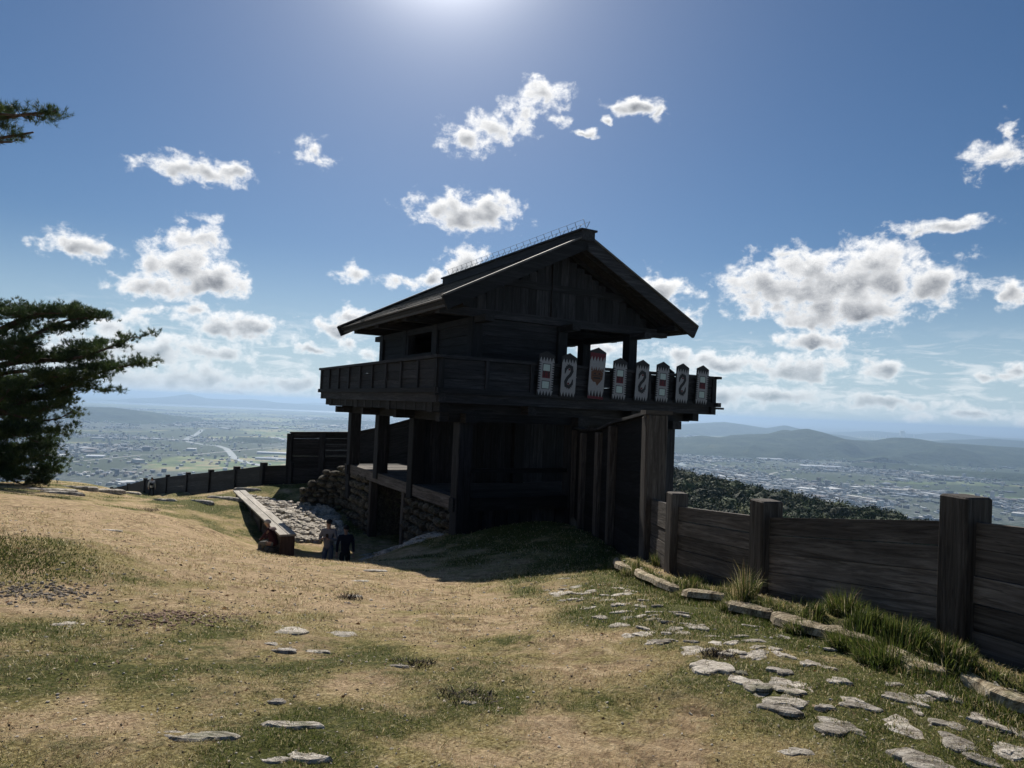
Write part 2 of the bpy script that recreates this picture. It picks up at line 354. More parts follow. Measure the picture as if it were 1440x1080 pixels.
# ------------------------------------------------------------------ materials
def attr(t, n): a = t.node('ShaderNodeAttribute', attribute_name=n); return a
def m_ground(t):
    p = pos(t); g = attr(t, 'green').outputs['Fac']
    n0 = t.noise(p, .9, 6, .6); n1 = t.noise(p, 7, 8, .68, .4); n2 = t.noise(p, 45, 5, .7); n3 = t.noise(p, 2.2, 5, .62)
    dirt = t.ramp(n1, [(.36, (.15, .10, .055)), (.5, (.46, .325, .185)), (.64, (.76, .59, .37))])
    pink = t.ramp(n2, [(.36, (.30, .195, .11)), (.6, (.76, .57, .36))])
    dirt = t.mix(t.maprange(n0, .42, .62), dirt, pink)
    straw = t.ramp(n2, [(.34, (.13, .10, .035)), (.52, (.37, .30, .12)), (.68, (.64, .55, .29))])
    grass = t.ramp(n2, [(.3, (.024, .034, .007)), (.5, (.078, .094, .018)), (.72, (.20, .195, .05))])
    c = t.mix(t.maprange(t.math('ADD', n3, t.math('MULTIPLY', g, .35)), .52, .72), dirt, straw)
    gg = t.math('ADD', g, t.math('MULTIPLY', t.math('SUBTRACT', n1, .5), 1.3))
    c = t.mix(t.maprange(gg, .40, .70, 0, .94), c, grass)
    dark = t.noise(p, 3.1, 9, .78, .8)
    c = t.mix(t.maprange(dark, .56, .68, 0, .7), c, (.075, .05, .035))
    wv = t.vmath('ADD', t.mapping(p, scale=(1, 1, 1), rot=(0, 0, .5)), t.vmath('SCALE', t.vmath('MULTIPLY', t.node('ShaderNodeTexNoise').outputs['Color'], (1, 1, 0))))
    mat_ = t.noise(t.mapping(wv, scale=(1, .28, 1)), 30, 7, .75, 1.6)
    c = t.mix(t.maprange(mat_, .53, .66, 0, .62), c, t.vmath('MULTIPLY', c, (.26, .25, .22)))  # dark flecks paint the small shadows of matted turf
    c = t.mix(t.maprange(mat_, .46, .34, 0, .4), c, (.58, .51, .36))
    h = t.math('ADD', t.math('ADD', t.math('MULTIPLY', n1, .7), t.math('MULTIPLY', n2, .35)), t.math('MULTIPLY', mat_, -.5))
    return dict(color=c, normal=t.bump(h, 1.0, .095))
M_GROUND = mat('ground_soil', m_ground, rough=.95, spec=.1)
def wood_fn(axis, lo, mid, hi, weather=.5):
    def f(t):
        sc = [9, 9, 9]; sc[axis] = .55
        o = coords(t); r = orand(t)
        off = t.node('ShaderNodeCombineXYZ'); t.l.new(t.math('MULTIPLY', r, 40), off.inputs[(axis+1) % 3]); t.l.new(t.math('MULTIPLY', r, 13), off.inputs[axis])
        v = t.mapping(t.vmath('ADD', o, off.outputs[0]), scale=sc)
        n = t.noise(v, 1.6, 7, .68, 1.1); f2 = t.noise(v, 7, 4, .6, .3); st = t.noise(o, .9, 5, .6)
        c = t.ramp(n, [(.3, lo), (.5, mid), (.72, hi)])
        c = t.mix(t.maprange(f2, .55, .66, 0, .55), c, tuple(q*.35 for q in lo))
        c = t.mix(t.maprange(st, .5, .75, 0, weather), c, tuple(q*.5 for q in mid))
        hv = t.node('ShaderNodeHueSaturation'); t.l.new(c, hv.inputs['Color']); t.l.new(t.maprange(r, 0, 1, .6, 1.5), hv.inputs['Value'])
        return dict(color=hv.outputs[0], normal=t.bump(t.math('ADD', n, t.math('MULTIPLY', f2, .7)), .6, .012))
    return f
DK = ((.006, .006, .0068), (.0175, .0178, .0205), (.044, .043, .047))
WOOD = [mat('dark_timber_%s' % 'xyz'[i], wood_fn(i, *DK), rough=.8, spec=.2) for i in range(3)]
GR = ((.030, .025, .022), (.078, .067, .060), (.165, .147, .132))
GRAY = [mat('grey_timber_%s' % 'xyz'[i], wood_fn(i, *GR), rough=.85, spec=.15) for i in range(3)]
LT = ((.24, .21, .17), (.40, .36, .31), (.60, .56, .50))  # much paler tone for the cap planks
M_CAP = mat('bleached_timber', wood_fn(1, *LT), rough=.8)
M_SHIN = mat('roof_board', wood_fn(0, (.03, .028, .028), (.07, .067, .066), (.12, .115, .115)), rough=.75, spec=.2)
def m_stone(c0, c1, c2, sc=1.):
    def f(t):
        o = coords(t); r = orand(t)
        n = t.noise(t.mapping(pos(t) if sc != .8 else pos(t), scale=(1, 2.4, 1.5)), 7*sc, 9, .78, .9); n2 = t.noise(pos(t), 38*sc, 4, .7); mo = t.noise(pos(t), 5*sc, 4, .6)
        c = t.ramp(n, [(.40, c0), (.5, c1), (.59, c2)])
        c = t.mix(t.maprange(n2, .55, .66, 0, .75), c, (.05, .045, .04)); c = t.mix(t.maprange(mo, .56, .7, 0, .6), c, (.10, .115, .04))
        hv = t.node('ShaderNodeHueSaturation'); t.l.new(c, hv.inputs['Color']); t.l.new(t.maprange(r, 0, 1, .7, 1.25), hv.inputs['Value'])
        return dict(color=hv.outputs[0], normal=t.bump(t.math('ADD', n, t.math('MULTIPLY', n2, .4)), 1., .05))
    return f
M_STONE = mat('pale_granite', m_stone((.22, .185, .15), (.54, .485, .41), (.76, .70, .62)), rough=.85, spec=.2)
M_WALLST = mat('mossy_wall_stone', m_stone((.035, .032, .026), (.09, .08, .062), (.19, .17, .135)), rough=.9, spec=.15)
def m_vcol(name, attrn='tint', rough=.7, trans=0):
    m = mat(name, lambda t: dict(color=attr(t, attrn).outputs['Color']), rough=rough, spec=.2)
    return m
M_BLADE = m_vcol('grass_blade')
def m_needle(t):
    o = pos(t); n = t.noise(o, 1.6, 4, .6)
    return dict(color=t.ramp(n, [(.35, (.022, .042, .018)), (.55, (.045, .075, .024)), (.7, (.095, .115, .03))]))
M_NEEDLE = mat('pine_needles', m_needle, rough=.6, spec=.25)
def leafy(m, amount=.35):            # light shining through thin leaves
    t = NT(m.node_tree); b = t.n['Principled BSDF']; out = t.n['Material Output']; tr = t.node('ShaderNodeBsdfTranslucent'); mx = t.node('ShaderNodeMixShader')
    src = b.inputs['Base Color'].links[0].from_socket; t.l.new(src, tr.inputs[0]); mx.inputs[0].default_value = amount
    t.l.new(b.outputs[0], mx.inputs[1]); t.l.new(tr.outputs[0], mx.inputs[2]); t.l.new(mx.outputs[0], out.inputs[0])
leafy(M_NEEDLE, .35); leafy(M_BLADE, .4)
M_BARK = mat('pine_bark', lambda t: (lambda n: dict(color=t.ramp(n, [(.35, (.03, .022, .017)), (.65, (.11, .075, .055))]), normal=t.bump(n, 1, .03)))(t.noise(t.mapping(coords(t), scale=(1, 1, .4)), 9, 6, .7)), rough=.95)
def flat(n, c, r=.8, s=.3): return mat(n, lambda t: dict(color=t.mix(t.noise(coords(t), 25, 3, .6), tuple(q*.75 for q in c), tuple(min(1, q*1.2) for q in c))), rough=r, spec=s)
M_WIRE = flat('galvanised_wire', (.16, .17, .18), .5, .5)

# ------------------------------------------------------------------ the hilltop ground
def spaced(a0, a1, lo, d0, g):        # grid lines that open up away from lo
    out = [lo]; d = d0
    while out[-1] < a1: out.append(out[-1]+d); d *= g
    neg = [lo]; d = d0
    while neg[-1] > a0: neg.append(neg[-1]-d); d *= g
    return np.array(sorted(set(neg[1:]+out)))
gx = spaced(-70, 42, .8, .05, 1.0125); gy = spaced(-9, 100, 5.0, .055, 1.0105)
X, Y = np.meshgrid(gx, gy)
def outer(x, y):                      # the mountain side below the hilltop, down to the plain
    r = np.hypot(x, y); azd = np.degrees(np.arctan2(x, y))
    pr = np.array([0, 60, 110, 160, 260, 340, 450, 700, 1200, 2000, 2700, 3300, 90000.])
    L = np.array([-14, -16, -27, -44, -80, -108, -140, -205, -290, -355, -386, -391.5, -391.5])
    Rr = np.array([-14, -20, -26, -33, -33, -29, -58, -190, -300, -360, -388, -391.5, -391.5])
    zl = np.interp(r, pr, L); zr = np.interp(r, pr, Rr)
    q = smooth(-2, 9, azd)
    crest = np.interp(azd, [8, 13, 16, 20, 24, 27, 30, 33, 40, 60], [-3, -4, -8, -11, -15, -16, -18, -25, -38, -44])
    z = zl*(1-q)+zr*q+q*crest*np.exp(-((r-340)/140)**2)
    z = z+np.clip(r-110, 0, 300)/300*(fbm(x, y, 160, 4, 77)-.5)*16*smooth(3200, 2300, r)
    return z
rim = np.maximum(np.maximum(smooth(-52, -68, X), smooth(26, 40, X)), smooth(78, 96, Y))
Z = gz(X, Y); Z = Z*(1-rim)+np.minimum(outer(X, Y), Z)*rim
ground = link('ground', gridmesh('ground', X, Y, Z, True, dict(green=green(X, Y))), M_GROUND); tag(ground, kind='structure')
# mountain side as a fan of rings
ang = np.radians(np.linspace(-75, 75, 260)); rs = np.concatenate([np.linspace(62, 460, 90), np.geomspace(470, 3400, 70)])
Rg, Ag = np.meshgrid(rs, ang, indexing='ij'); X, Y = Rg*np.sin(Ag), Rg*np.cos(Ag)
Z = outer(X, Y)-1.2*smooth(110, 90, Rg)
inside = (X > -66) & (X < 38) & (Y < 94); Z = np.where(inside, np.minimum(Z, -34), Z)
def m_slope(t):
    p = pos(t); n = t.noise(p, .05, 8, .7); 
    return dict(color=t.ramp(n, [(.35, (.012, .022, .010)), (.6, (.035, .05, .02)), (.75, (.06, .07, .03))]), normal=t.bump(n, 1, 4))
sl = link('mountain_slope', gridmesh('mountain_slope', X[:, ::-1], Y[:, ::-1], Z[:, ::-1], True), mat('wooded_slope', m_slope, rough=.9, spec=.1)); tag(sl, kind='structure')

# ------------------------------------------------------------------ the plain, the hills and the sea far below
ZP = -390.0
def plain_fields(x, y): return smooth(.50, .60, fbm(x, y, 1500, 3, 41)+.10*np.exp(-(((x+1700)/900)**2+((y-4300)/800)**2)))
def plain_woods(x, y): return smooth(.57, .63, fbm(x, y, 1100, 4, 55))
ys_ = np.geomspace(2300, 70000, 190); xs_ = np.linspace(-1.25, 1.25, 240)
Yp, Sp = np.meshgrid(ys_, xs_, indexing='ij'); Xp = Yp*Sp
def m_plain(t):
    p = pos(t); fi = attr(t, 'fields').outputs['Fac']; wo = attr(t, 'woods').outputs['Fac']
    vo = t.node('ShaderNodeTexVoronoi', distance='CHEBYCHEV'); t.l.new(t.mapping(p, scale=(1, 1, 0), rot=(0, 0, .35)), vo.inputs['Vector']); vo.inputs['Scale'].default_value = 1/150
    sp = t.node('ShaderNodeSeparateColor'); t.l.new(vo.outputs['Color'], sp.inputs[0])
    fcol = t.ramp(sp.outputs[0], [(0, (.10, .15, .05)), (.3, (.20, .24, .10)), (.55, (.30, .27, .14)), (.8, (.15, .19, .07)), (1, (.26, .22, .13))], 'CONSTANT')
    fine = t.noise(p, .035, 5, .8); fine2 = t.noise(p, .006, 5, .7)
    town = t.ramp(fine, [(.40, (.03, .045, .03)), (.55, (.075, .09, .075)), (.68, (.34, .35, .35))])
    c = t.mix(fi, town, fcol); wood = t.ramp(fine, [(.3, (.015, .03, .015)), (.7, (.05, .07, .03))])
    c = t.mix(t.maprange(fine2, .52, .6, 0, .6), c, wood); c = t.mix(wo, c, wood)
    return dict(color=c)
pl = link('plain', gridmesh('plain', Xp, Yp, np.full_like(Xp, ZP), True, dict(fields=plain_fields(Xp, Yp), woods=plain_woods(Xp, Yp))), mat('plain', m_plain, rough=.9, spec=.1)); tag(pl, kind='structure')
def m_hill(t):
    p = pos(t); n = t.noise(p, .004, 9, .72); n2 = t.noise(p, .03, 4, .7)
    c = t.ramp(n, [(.38, (.018, .032, .016)), (.55, (.04, .06, .03)), (.7, (.09, .10, .055))])
    return dict(color=t.mix(t.maprange(n2, .6, .75, 0, .4), c, (.10, .11, .06)), normal=t.bump(n, 1, 60))
M_HILL = mat('wooded_hill', m_hill, rough=.95, spec=.05)
def hill(prof, D, th, seed, name='hill'):      # ridge with its crest through view points at distance D, th half its depth
    P = np.array([at(a, b, D) for a, b in prof]); nx, ny = 150, 34
    xs = np.linspace(P[0, 0], P[-1, 0], nx); crest = np.interp(xs, P[:, 0], P[:, 2])
    u = np.linspace(0, 1, nx); end = smooth(0, .10, u)*smooth(1, .90, u)
    s = np.linspace(-1, 1, ny); S, XX = np.meshgrid(s, xs, indexing='ij')
    base = (1-np.abs(S)**1.4); H = (crest-ZP)*np.where((xs > -0.8*D) & (xs < .8*D), end, end)
    rug = (fbm(XX, S*th, th*.35, 5, seed)-.5)*1.1
    ZZ = ZP-8+np.maximum(H[None]+8, 0)*np.clip(base+rug*(1-base**2)*1.1, 0, 1.04)
    YY = D+S*th+(fbm(XX, XX*0, th*.9, 3, seed+3)-.5)*th*.5
    tag(link(name, gridmesh(name, XX, YY, ZZ, True), M_HILL), kind='structure')
hill([(860,640),(905,622),(945,617),(985,612),(1010,615),(1060,612),(1105,609),(1125,605),(1141,603),(1160,608),(1185,617),(1215,620),(1250,620),(1280,616),(1295,617),(1330,623),(1380,626),(1440,630),(1520,634),(1650,640),(1750,650)], 8200, 1350, 1)
hill([(1130,668),(1180,655),(1230,650),(1270,652),(1320,660),(1370,668)], 6300, 420, 2)
hill([(960,652),(1000,641),(1040,640),(1080,648),(1110,655)], 6900, 380, 3)
hill([(1280,668),(1340,663),(1400,664),(1470,668),(1540,672)], 5600, 350, 4)
hill([(860,608),(930,600),(960,596),(1015,593),(1045,597),(1075,602),(1100,598),(1125,604),(1160,609),(1220,616)], 16500, 1800, 5, 'mountain')
hill([(1130,612),(1190,608),(1230,606),(1265,609),(1300,612),(1330,608),(1380,614),(1440,617),(1600,622),(1800,630)], 24000, 2500, 6, 'mountain')
hill([(1290,622),(1350,619),(1400,617),(1440,620),(1520,622),(1640,630)], 14000, 1100, 7, 'mountain')
hill([(-120,575),(40,568),(150,564),(200,560),(235,558),(268,554),(290,560),(330,562),(352,561),(390,566),(440,569),(520,574)], 29000, 2300, 8, 'mountain')
hill([(380,569),(440,566),(500,568),(560,569),(640,571),(760,578),(900,590)], 38000, 2500, 9, 'mountain')
hill([(-60,600),(40,588),(95,576),(130,572),(165,573),(205,578),(240,585),(275,592)], 9800, 1100, 10)
hill([(286,634),(310,622),(338,614),(368,615),(398,621),(425,630)], 6300, 420, 11)
hill([(350,600),(400,593),(450,590),(500,591),(560,596),(620,602)], 12500, 700, 12)
hill([(-40,640),(30,634),(80,648),(120,663),(150,672)], 4500, 450, 13)
M_SEA = mat('sea_water', lambda t: dict(color=(.10, .14, .17, 1), normal=t.bump(t.noise(pos(t), .01, 4, .7), .3, 3)), rough=.25, spec=.5)
sea = npmesh('sea', [(-24000, 20500, ZP+2.5), (-3000, 23500, ZP+2.5), (-2500, 27500, ZP+2.5), (-30000, 26500, ZP+2.5)], [(0, 1, 2, 3)])
tag(link('sea', sea, M_SEA), kind='structure')
# river reaches and roads on the plain: ribbons
def ribbon(name, pts, w, m, dz):
    P = [np.array([*at(a, b, 1)])for a, b in pts]; P = [p*(ZP/p[2]) for p in P]; V = []; F = []
    for i, p in enumerate(P):
        d = P[min(i+1, len(P)-1)]-P[max(i-1, 0)]; n = np.array([-d[1], d[0], 0])/np.hypot(d[0], d[1])
        V += [p+n*w/2+(0, 0, dz), p-n*w/2+(0, 0, dz)]
        if i: F.append((2*i-2, 2*i-1, 2*i+1, 2*i))
    tag(link(name, npmesh(name, V, F), m), kind='structure')
M_RIV = mat('river_water', None, rough=.6, color=(.13, .17, .19), spec=.2); M_ROAD = mat('pale_road', None, rough=.8, color=(.38, .38, .37))
ribbon('river', [(285,604),(276,611),(262,617),(266,622),(290,626),(306,627),(318,631),(324,637),(330,645),(345,650),(368,655)], 46, M_RIV, 1.2)
ribbon('river', [(905,640),(950,633),(948,641),(962,647),(958,655)], 60, M_RIV, 1.2)
ribbon('road', [(100,650),(200,640),(270,640),(330,634),(400,628)], 18, M_ROAD, 1.5)
ribbon('road', [(950,662),(1040,655),(1150,661),(1260,666),(1400,680)], 16, M_ROAD, 1.5)
ribbon('road', [(1000,690),(1090,665),(1180,650),(1240,642)], 16, M_ROAD, 1.6)
# the town: tens of thousands of small buildings
NB = 42000
yy = np.exp(rng.uniform(math.log(2900), math.log(17000), NB*3)); xx = yy*rng.uniform(-.85, .85, NB*3)
den = smooth(.40, .62, fbm(xx, yy, 520, 3, 91))*(1-.93*plain_fields(xx, yy))*(1-.95*plain_woods(xx, yy))+.02
kp = rng.random(NB*3) < den; xx, yy = xx[kp][:NB], yy[kp][:NB]; n = len(xx)
ca, sa = math.cos(.35), math.sin(.35); ux_, uy_ = xx*ca+yy*sa, -xx*sa+yy*ca      # rows of houses along streets
ux_ = np.round(ux_/46)*46+rng.normal(0, 5, n); yy_new = ux_*sa+uy_*ca; xx = ux_*ca-uy_*sa; yy = yy_new
grow = np.clip(yy/5500, 1, 2.2)
w_ = rng.gamma(3, 3.2, n)*grow+6; l_ = rng.gamma(3, 3.6, n)*grow+7; h_ = rng.gamma(3, 1.6, n)*np.sqrt(grow)+3.5
big = rng.random(n) < .02; w_[big] *= 3.2; l_[big] *= 4.2; h_[big] *= 1.4
tall = rng.random(n) < .012; h_[tall] *= 3
th = rng.choice([.35, .35, .35+math.pi/2, .9], n)+rng.normal(0, .05, n); c, s = np.cos(th), np.sin(th)
cor = np.array([(-1, -1, 0), (1, -1, 0), (1, 1, 0), (-1, 1, 0), (-1, -1, 1), (1, -1, 1), (1, 1, 1), (-1, 1, 1)], float)
lx = cor[None, :, 0]*w_[:, None]/2; ly = cor[None, :, 1]*l_[:, None]/2
V = np.stack([xx[:, None]+lx*c[:, None]-ly*s[:, None], yy[:, None]+lx*s[:, None]+ly*c[:, None], ZP-1+cor[None, :, 2]*(h_[:, None]+1)], -1).reshape(-1, 3)
q = np.array([(4, 5, 6, 7), (0, 1, 5, 4), (1, 2, 6, 5), (2, 3, 7, 6), (3, 0, 4, 7)]); F = (np.arange(n)[:, None, None]*8+q[None]).reshape(-1, 4)
pal = np.array([(.82, .82, .80), (.55, .56, .56), (.12, .13, .15), (.22, .17, .14), (.30, .34, .40), (.70, .66, .58)])
tint = .8*pal[rng.choice(6, n, p=[.20, .2, .26, .14, .13, .07])]*rng.uniform(.7, 1.1, (n, 1))
tn = link('town', npmesh('town', V, F, False, dict(tint=np.repeat(tint, 8, 0))), m_vcol('town_buildings', rough=.45)); tag(tn, kind='stuff')
# long factory halls and sheds one can tell apart
M_HALL = mat('white_metal_roof', None, rough=.35, color=(.78, .80, .82), spec=.5); M_HWALL = flat('pale_factory_wall', (.5, .52, .54))
def hall(px, py, L, Wd, h, rz, label, group=None, bays=3):
    p = at(px, py, 1); p = p*(ZP/p[2]); o = empty('factory_hall', (p[0], p[1], ZP), rz, label=label, cat='factory', group=group)
    MB().box(-L/2, L/2, -Wd/2, Wd/2, 0, h).build('wall', M_HWALL, o)
    for k in range(bays):
        y0, y1 = -Wd/2+Wd*k/bays-.5, -Wd/2+Wd*(k+1)/bays-1.5; m = MB()
        m.v = [(-L/2-1, y0, h), (L/2+1, y0, h), (L/2+1, y1, h), (-L/2-1, y1, h), (-L/2-1, (y0+y1)/2, h+3.5), (L/2+1, (y0+y1)/2, h+3.5)]
        m.f = [(0, 1, 5, 4), (2, 3, 4, 5), (1, 2, 5), (3, 0, 4), (3, 2, 1, 0)]
        m.build('roof', M_HALL, o)
hall(386, 638.5, 230, 60, 11, .05, 'farther of two long white-roofed factory halls left of the tall board wall')
hall(384, 646.5, 210, 50, 10, .05, 'nearer of two long white-roofed factory halls left of the tall board wall')
hall(135, 643, 90, 70, 10, .3, 'bright white shed among fields right of the pine tree, far down on the plain', bays=2)
hall(1082, 646.5, 240, 70, 12, .1, 'long bright roof left of the plain below the peaked hill', bays=2)
hall(1153, 657, 330, 60, 12, -.12, 'longest bright strip of roof on the plain below the peaked hill', bays=2)
hall(1358, 668, 150, 90, 22, .1, 'pale arched hall roof on the plain above the wide fence post', bays=1)
# steam plume and chimneys of the works on the skyline
pp = at(1270, 616, 19000)
M_STEAM = mat('steam', None, rough=1, color=(.8, .8, .8))
mb = MB(); N = 10
mb.tube([(pp[0]+math.sin(i*.9)*12-i*3, 19000, pp[2]-40+i*28) for i in range(N)], [26+9*math.sin(i*1.7)+i*6.5 for i in range(N-1)]+[15], 9)
tag(mb.build('steam_plume', M_STEAM, None, True), 'thin white steam plume rising from works on the right skyline', 'steam')
M_CHIM = flat('pale_chimney', (.6, .6, .6))
for k, (a, hh) in enumerate([(1222, 90), (1229, 120), (1237, 100), (1246, 80), (1285, 110), (1210, 70)]):
    p = at(a, 617, 18500); tag(MB().tube([(p[0], 18500, ZP), (p[0], 18500, p[2]+hh)], [14, 9], 8).build('chimney', M_CHIM), ['second chimney from the left in the skyline works', 'tallest chimney left of the steam plume, third from the left', 'fourth chimney from the left, next after the tallest', 'last chimney left of the steam plume on the skyline', 'only chimney right of the steam plume on the skyline', 'leftmost and shortest chimney of the skyline works'][k], 'chimney', 'chimneys of the works on the skyline')

# ------------------------------------------------------------------ the wood on the near ridge
def ico(sub):
    ph = (1+5**.5)/2
    v = [(-1, ph, 0), (1, ph, 0), (-1, -ph, 0), (1, -ph, 0), (0, -1, ph), (0, 1, ph), (0, -1, -ph), (0, 1, -ph), (ph, 0, -1), (ph, 0, 1), (-ph, 0, -1), (-ph, 0, 1)]
    f = [(0,11,5),(0,5,1),(0,1,7),(0,7,10),(0,10,11),(1,5,9),(5,11,4),(11,10,2),(10,7,6),(7,1,8),(3,9,4),(3,4,2),(3,2,6),(3,6,8),(3,8,9),(4,9,5),(2,4,11),(6,2,10),(8,6,7),(9,8,1)]
    v = [np.array(q)/math.sqrt(1+ph*ph) for q in v]
    for _ in range(sub):
        mid = {}; nf = []
        def m(a, b):
            k = (min(a, b), max(a, b))
            if k not in mid: q = v[a]+v[b]; v.append(q/np.linalg.norm(q)); mid[k] = len(v)-1
            return mid[k]
        for a, b, c in f: x, y, z = m(a, b), m(b, c), m(c, a); nf += [(a, x, z), (b, y, x), (c, z, y), (x, y, z)]
        f = nf
    return np.array(v), np.array(f)
def wood_mass():
    iv, jf = ico(1); nt = 1250
    a = np.radians(rng.uniform(6, 44, nt*2)); r = rng.uniform(190, 420, nt*2); x = r*np.sin(a); y = r*np.cos(a); z = outer(x, y)
    el_ = z/r; k = el_ > -.16; x, y, z = x[k][:nt], y[k][:nt], z[k][:nt]; V = []; F = []; T = []; b = 0
    lv = []; lt = []
    for i in range(len(x)):
        R = rng.uniform(3.0, 6.6); hh = R*rng.uniform(.8, 1.15); base = z[i]+R*.7
        base_t = np.array([(.022, .040, .012), (.034, .056, .014), (.014, .026, .011), (.055, .066, .018), (.026, .042, .018)][rng.integers(5)])*rng.uniform(.8, 1.25)
        rf = 1+.28*(fbm(iv[:, 0]*3+i, iv[:, 1]*3+iv[:, 2]*2, 1, 2, 3)-.5)*2
        P = iv*rf[:, None]*(R*.74, R*.74, hh*.74)+(x[i], y[i], base); V.append(P); F.append(jf+b); b += len(P); T.append(np.tile(base_t, (len(P), 1)))
        nl = 330; d = rng.normal(size=(nl, 3)); d /= np.linalg.norm(d, axis=1)[:, None]; d[:, 2] = np.abs(d[:, 2])*1.1-.25
        lump = 1+.22*np.sin(d[:, 0]*5+i)*np.cos(d[:, 1]*4+i*.7)
        c = d*np.array([R, R, hh])*(rng.uniform(.74, 1.10, nl)*lump)[:, None]+(x[i], y[i], base)
        e1 = rng.normal(size=(nl, 3))*.5; e2 = rng.normal(size=(nl, 3))*.5
        lv.append(np.stack([c, c+e1, c+e2], 1).reshape(-1, 3)); lt.append(np.repeat(base_t*rng.uniform(.6, 1.6, (nl, 1)), 3, 0))
    lv = np.concatenate(lv); F.append(np.arange(len(lv)).reshape(-1, 3)+b); V.append(lv); T += lt
    return npmesh('ridge_wood', np.concatenate(V), np.concatenate(F), False, dict(tint=np.concatenate(T)))
tag(link('woodland', wood_mass(), m_vcol('woodland_leaves', rough=.8)), kind='stuff')

# ------------------------------------------------------------------ haze
hz = MB().box(-60000, 60000, -150, 62000, ZP-1.6, 95).build('haze', None); tag(hz, kind='stuff')
hm = bpy.data.materials.new('haze_air'); hm.use_nodes = True; hm.node_tree.nodes.clear(); t = NT(hm.node_tree)
pv = t.node('ShaderNodeVolumePrincipled'); pv.inputs['Color'].default_value = (.40, .57, .80, 1); pv.inputs['Density'].default_value = 6.2e-5
pv.inputs['Anisotropy'].default_value = .35
t.l.new(pv.outputs[0], t.node('ShaderNodeOutputMaterial').inputs['Volume']); hz.data.materials.append(hm)

# ------------------------------------------------------------------ stones
def slab_mesh(name, rx, ry, h, seed, n=12, rough=.22, tilt=0.):      # a flat-topped irregular stone
    r = random.Random(seed); ph = [r.uniform(0, 6.28) for _ in range(4)]; V = []; F = []
    rad_ = [1+rough*(math.sin(2*a+ph[0])*.5+math.sin(3*a+ph[1])*.45+math.sin(5*a+ph[2])*.3)+r.uniform(-.07, .07) for a in [2*math.pi*i/n for i in range(n)]]
    for k, z in ((1.04, -.7), (1.0, .55), (.88, .95), (.5, 1.)):
        for i in range(n):
            a = 2*math.pi*i/n; x, y = rx*k*rad_[i]*math.cos(a), ry*k*rad_[i]*math.sin(a)
            V.append((x, y, h*z*(1 if k > 1 else r.uniform(.82, 1.1))+x*tilt))
    V.append((0, 0, h*r.uniform(.9, 1.12)))
    for k in range(3):
        for i in range(n): j = (i+1) % n; F.append((k*n+i, k*n+j, (k+1)*n+j, (k+1)*n+i))
    for i in range(n): F.append((3*n+i, 3*n+(i+1) % n, 4*n))
    me = bpy.data.meshes.new(name); me.from_pydata(V, [], F); me.update(); return me
IV1, IF1 = ico(1); IV2, IF2 = ico(2)
def rock_me(name, seed, sub=1, rough=.35, boxy=.35):
    v, f = (IV1, IF1) if sub == 1 else (IV2, IF2); r = random.Random(seed); P = v.copy()
    P = P/np.maximum(np.abs(P).max(1)[:, None]**boxy, .3)
    o = r.uniform(0, 90); P = P*(1+rough*(fbm(P[:, 0]*1.3+o+P[:, 2], P[:, 1]*1.3+P[:, 2]*.7, 1, 3, seed % 50)-.5)*2)[:, None]
    me = bpy.data.meshes.new(name); me.from_pydata(P.tolist(), [], f.tolist()); me.update(); return me
ROCKS = [rock_me('rock', 40+i) for i in range(8)]

# ------------------------------------------------------------------ the gate tower
# tower frame: x = across (right face), y = back along the left face, z = height against the camera's eye
TZ = -3.78
tower = empty('gate_tower', (TA[0], TA[1], TZ), TPH, label='dark timber three-storey gate tower with gabled roof and balcony on the hilltop', cat='gate tower')
def tobj(name, mb, m, parent=tower, kind=None, smooth=False):
    mb.v = [(x, y, z-TZ) for x, y, z in mb.v]
    o = mb.build(name, m, parent, smooth)
    if kind: o['kind'] = kind
    return o
def sub(name, mb, m, parent): mb.v = [(x, y, z-TZ) for x, y, z in mb.v]; return mb.build(name, m, parent)
WX, WY, WZ = WOOD
S = 3.7
FL2, BEAMB = -2.75, -.46
# main posts
for i in range(4):
    for j in range(3):
        zb = {0: -4.3, 1: -5.3 if j == 0 else -5.3, 2: -2.95 if j == 0 else -5.3, 3: -4.2}[i]
        if j == 1: zb = -5.3
        if j == 2: zb = -6.6
        if (i, j) == (1, 0): zb = -3.2
        tobj('post', MB().cbox(j*4-.23, j*4+.23, i*S-.23, i*S+.23, zb, BEAMB, .025), WZ)
# head beams over the posts, both ways, and stacked cantilever layers
for j in range(3): tobj('beam', MB().box(j*4-.2, j*4+.2, -.55, 11.65, BEAMB-.02, -.2), WY)
for i in range(4):
    tobj('beam', MB().box(-.56, 8.45, i*S-.17, i*S+.17, BEAMB+.01, -.17), WX)
    tobj('beam', MB().box(-1.12, 8.9, i*S-.19, i*S+.19, -.20, .09), WX)
    tobj('corbel', MB().box(-.85, -.24, i*S-.14, i*S+.14, -.47, -.21), WX)
for k in range(14):
    y = .46+k*.84
    if min(abs(y-i*S) for i in range(4)) > .3: tobj('joist', MB().box(-1.1, 9.0, y-.1, y+.1, -.17, .085), WX)
for x in (-.95, 2, 6, 8.75): tobj('beam', MB().box(x-.14, x+.14, -.66, 12.0, -.17+.002, .088), WY)
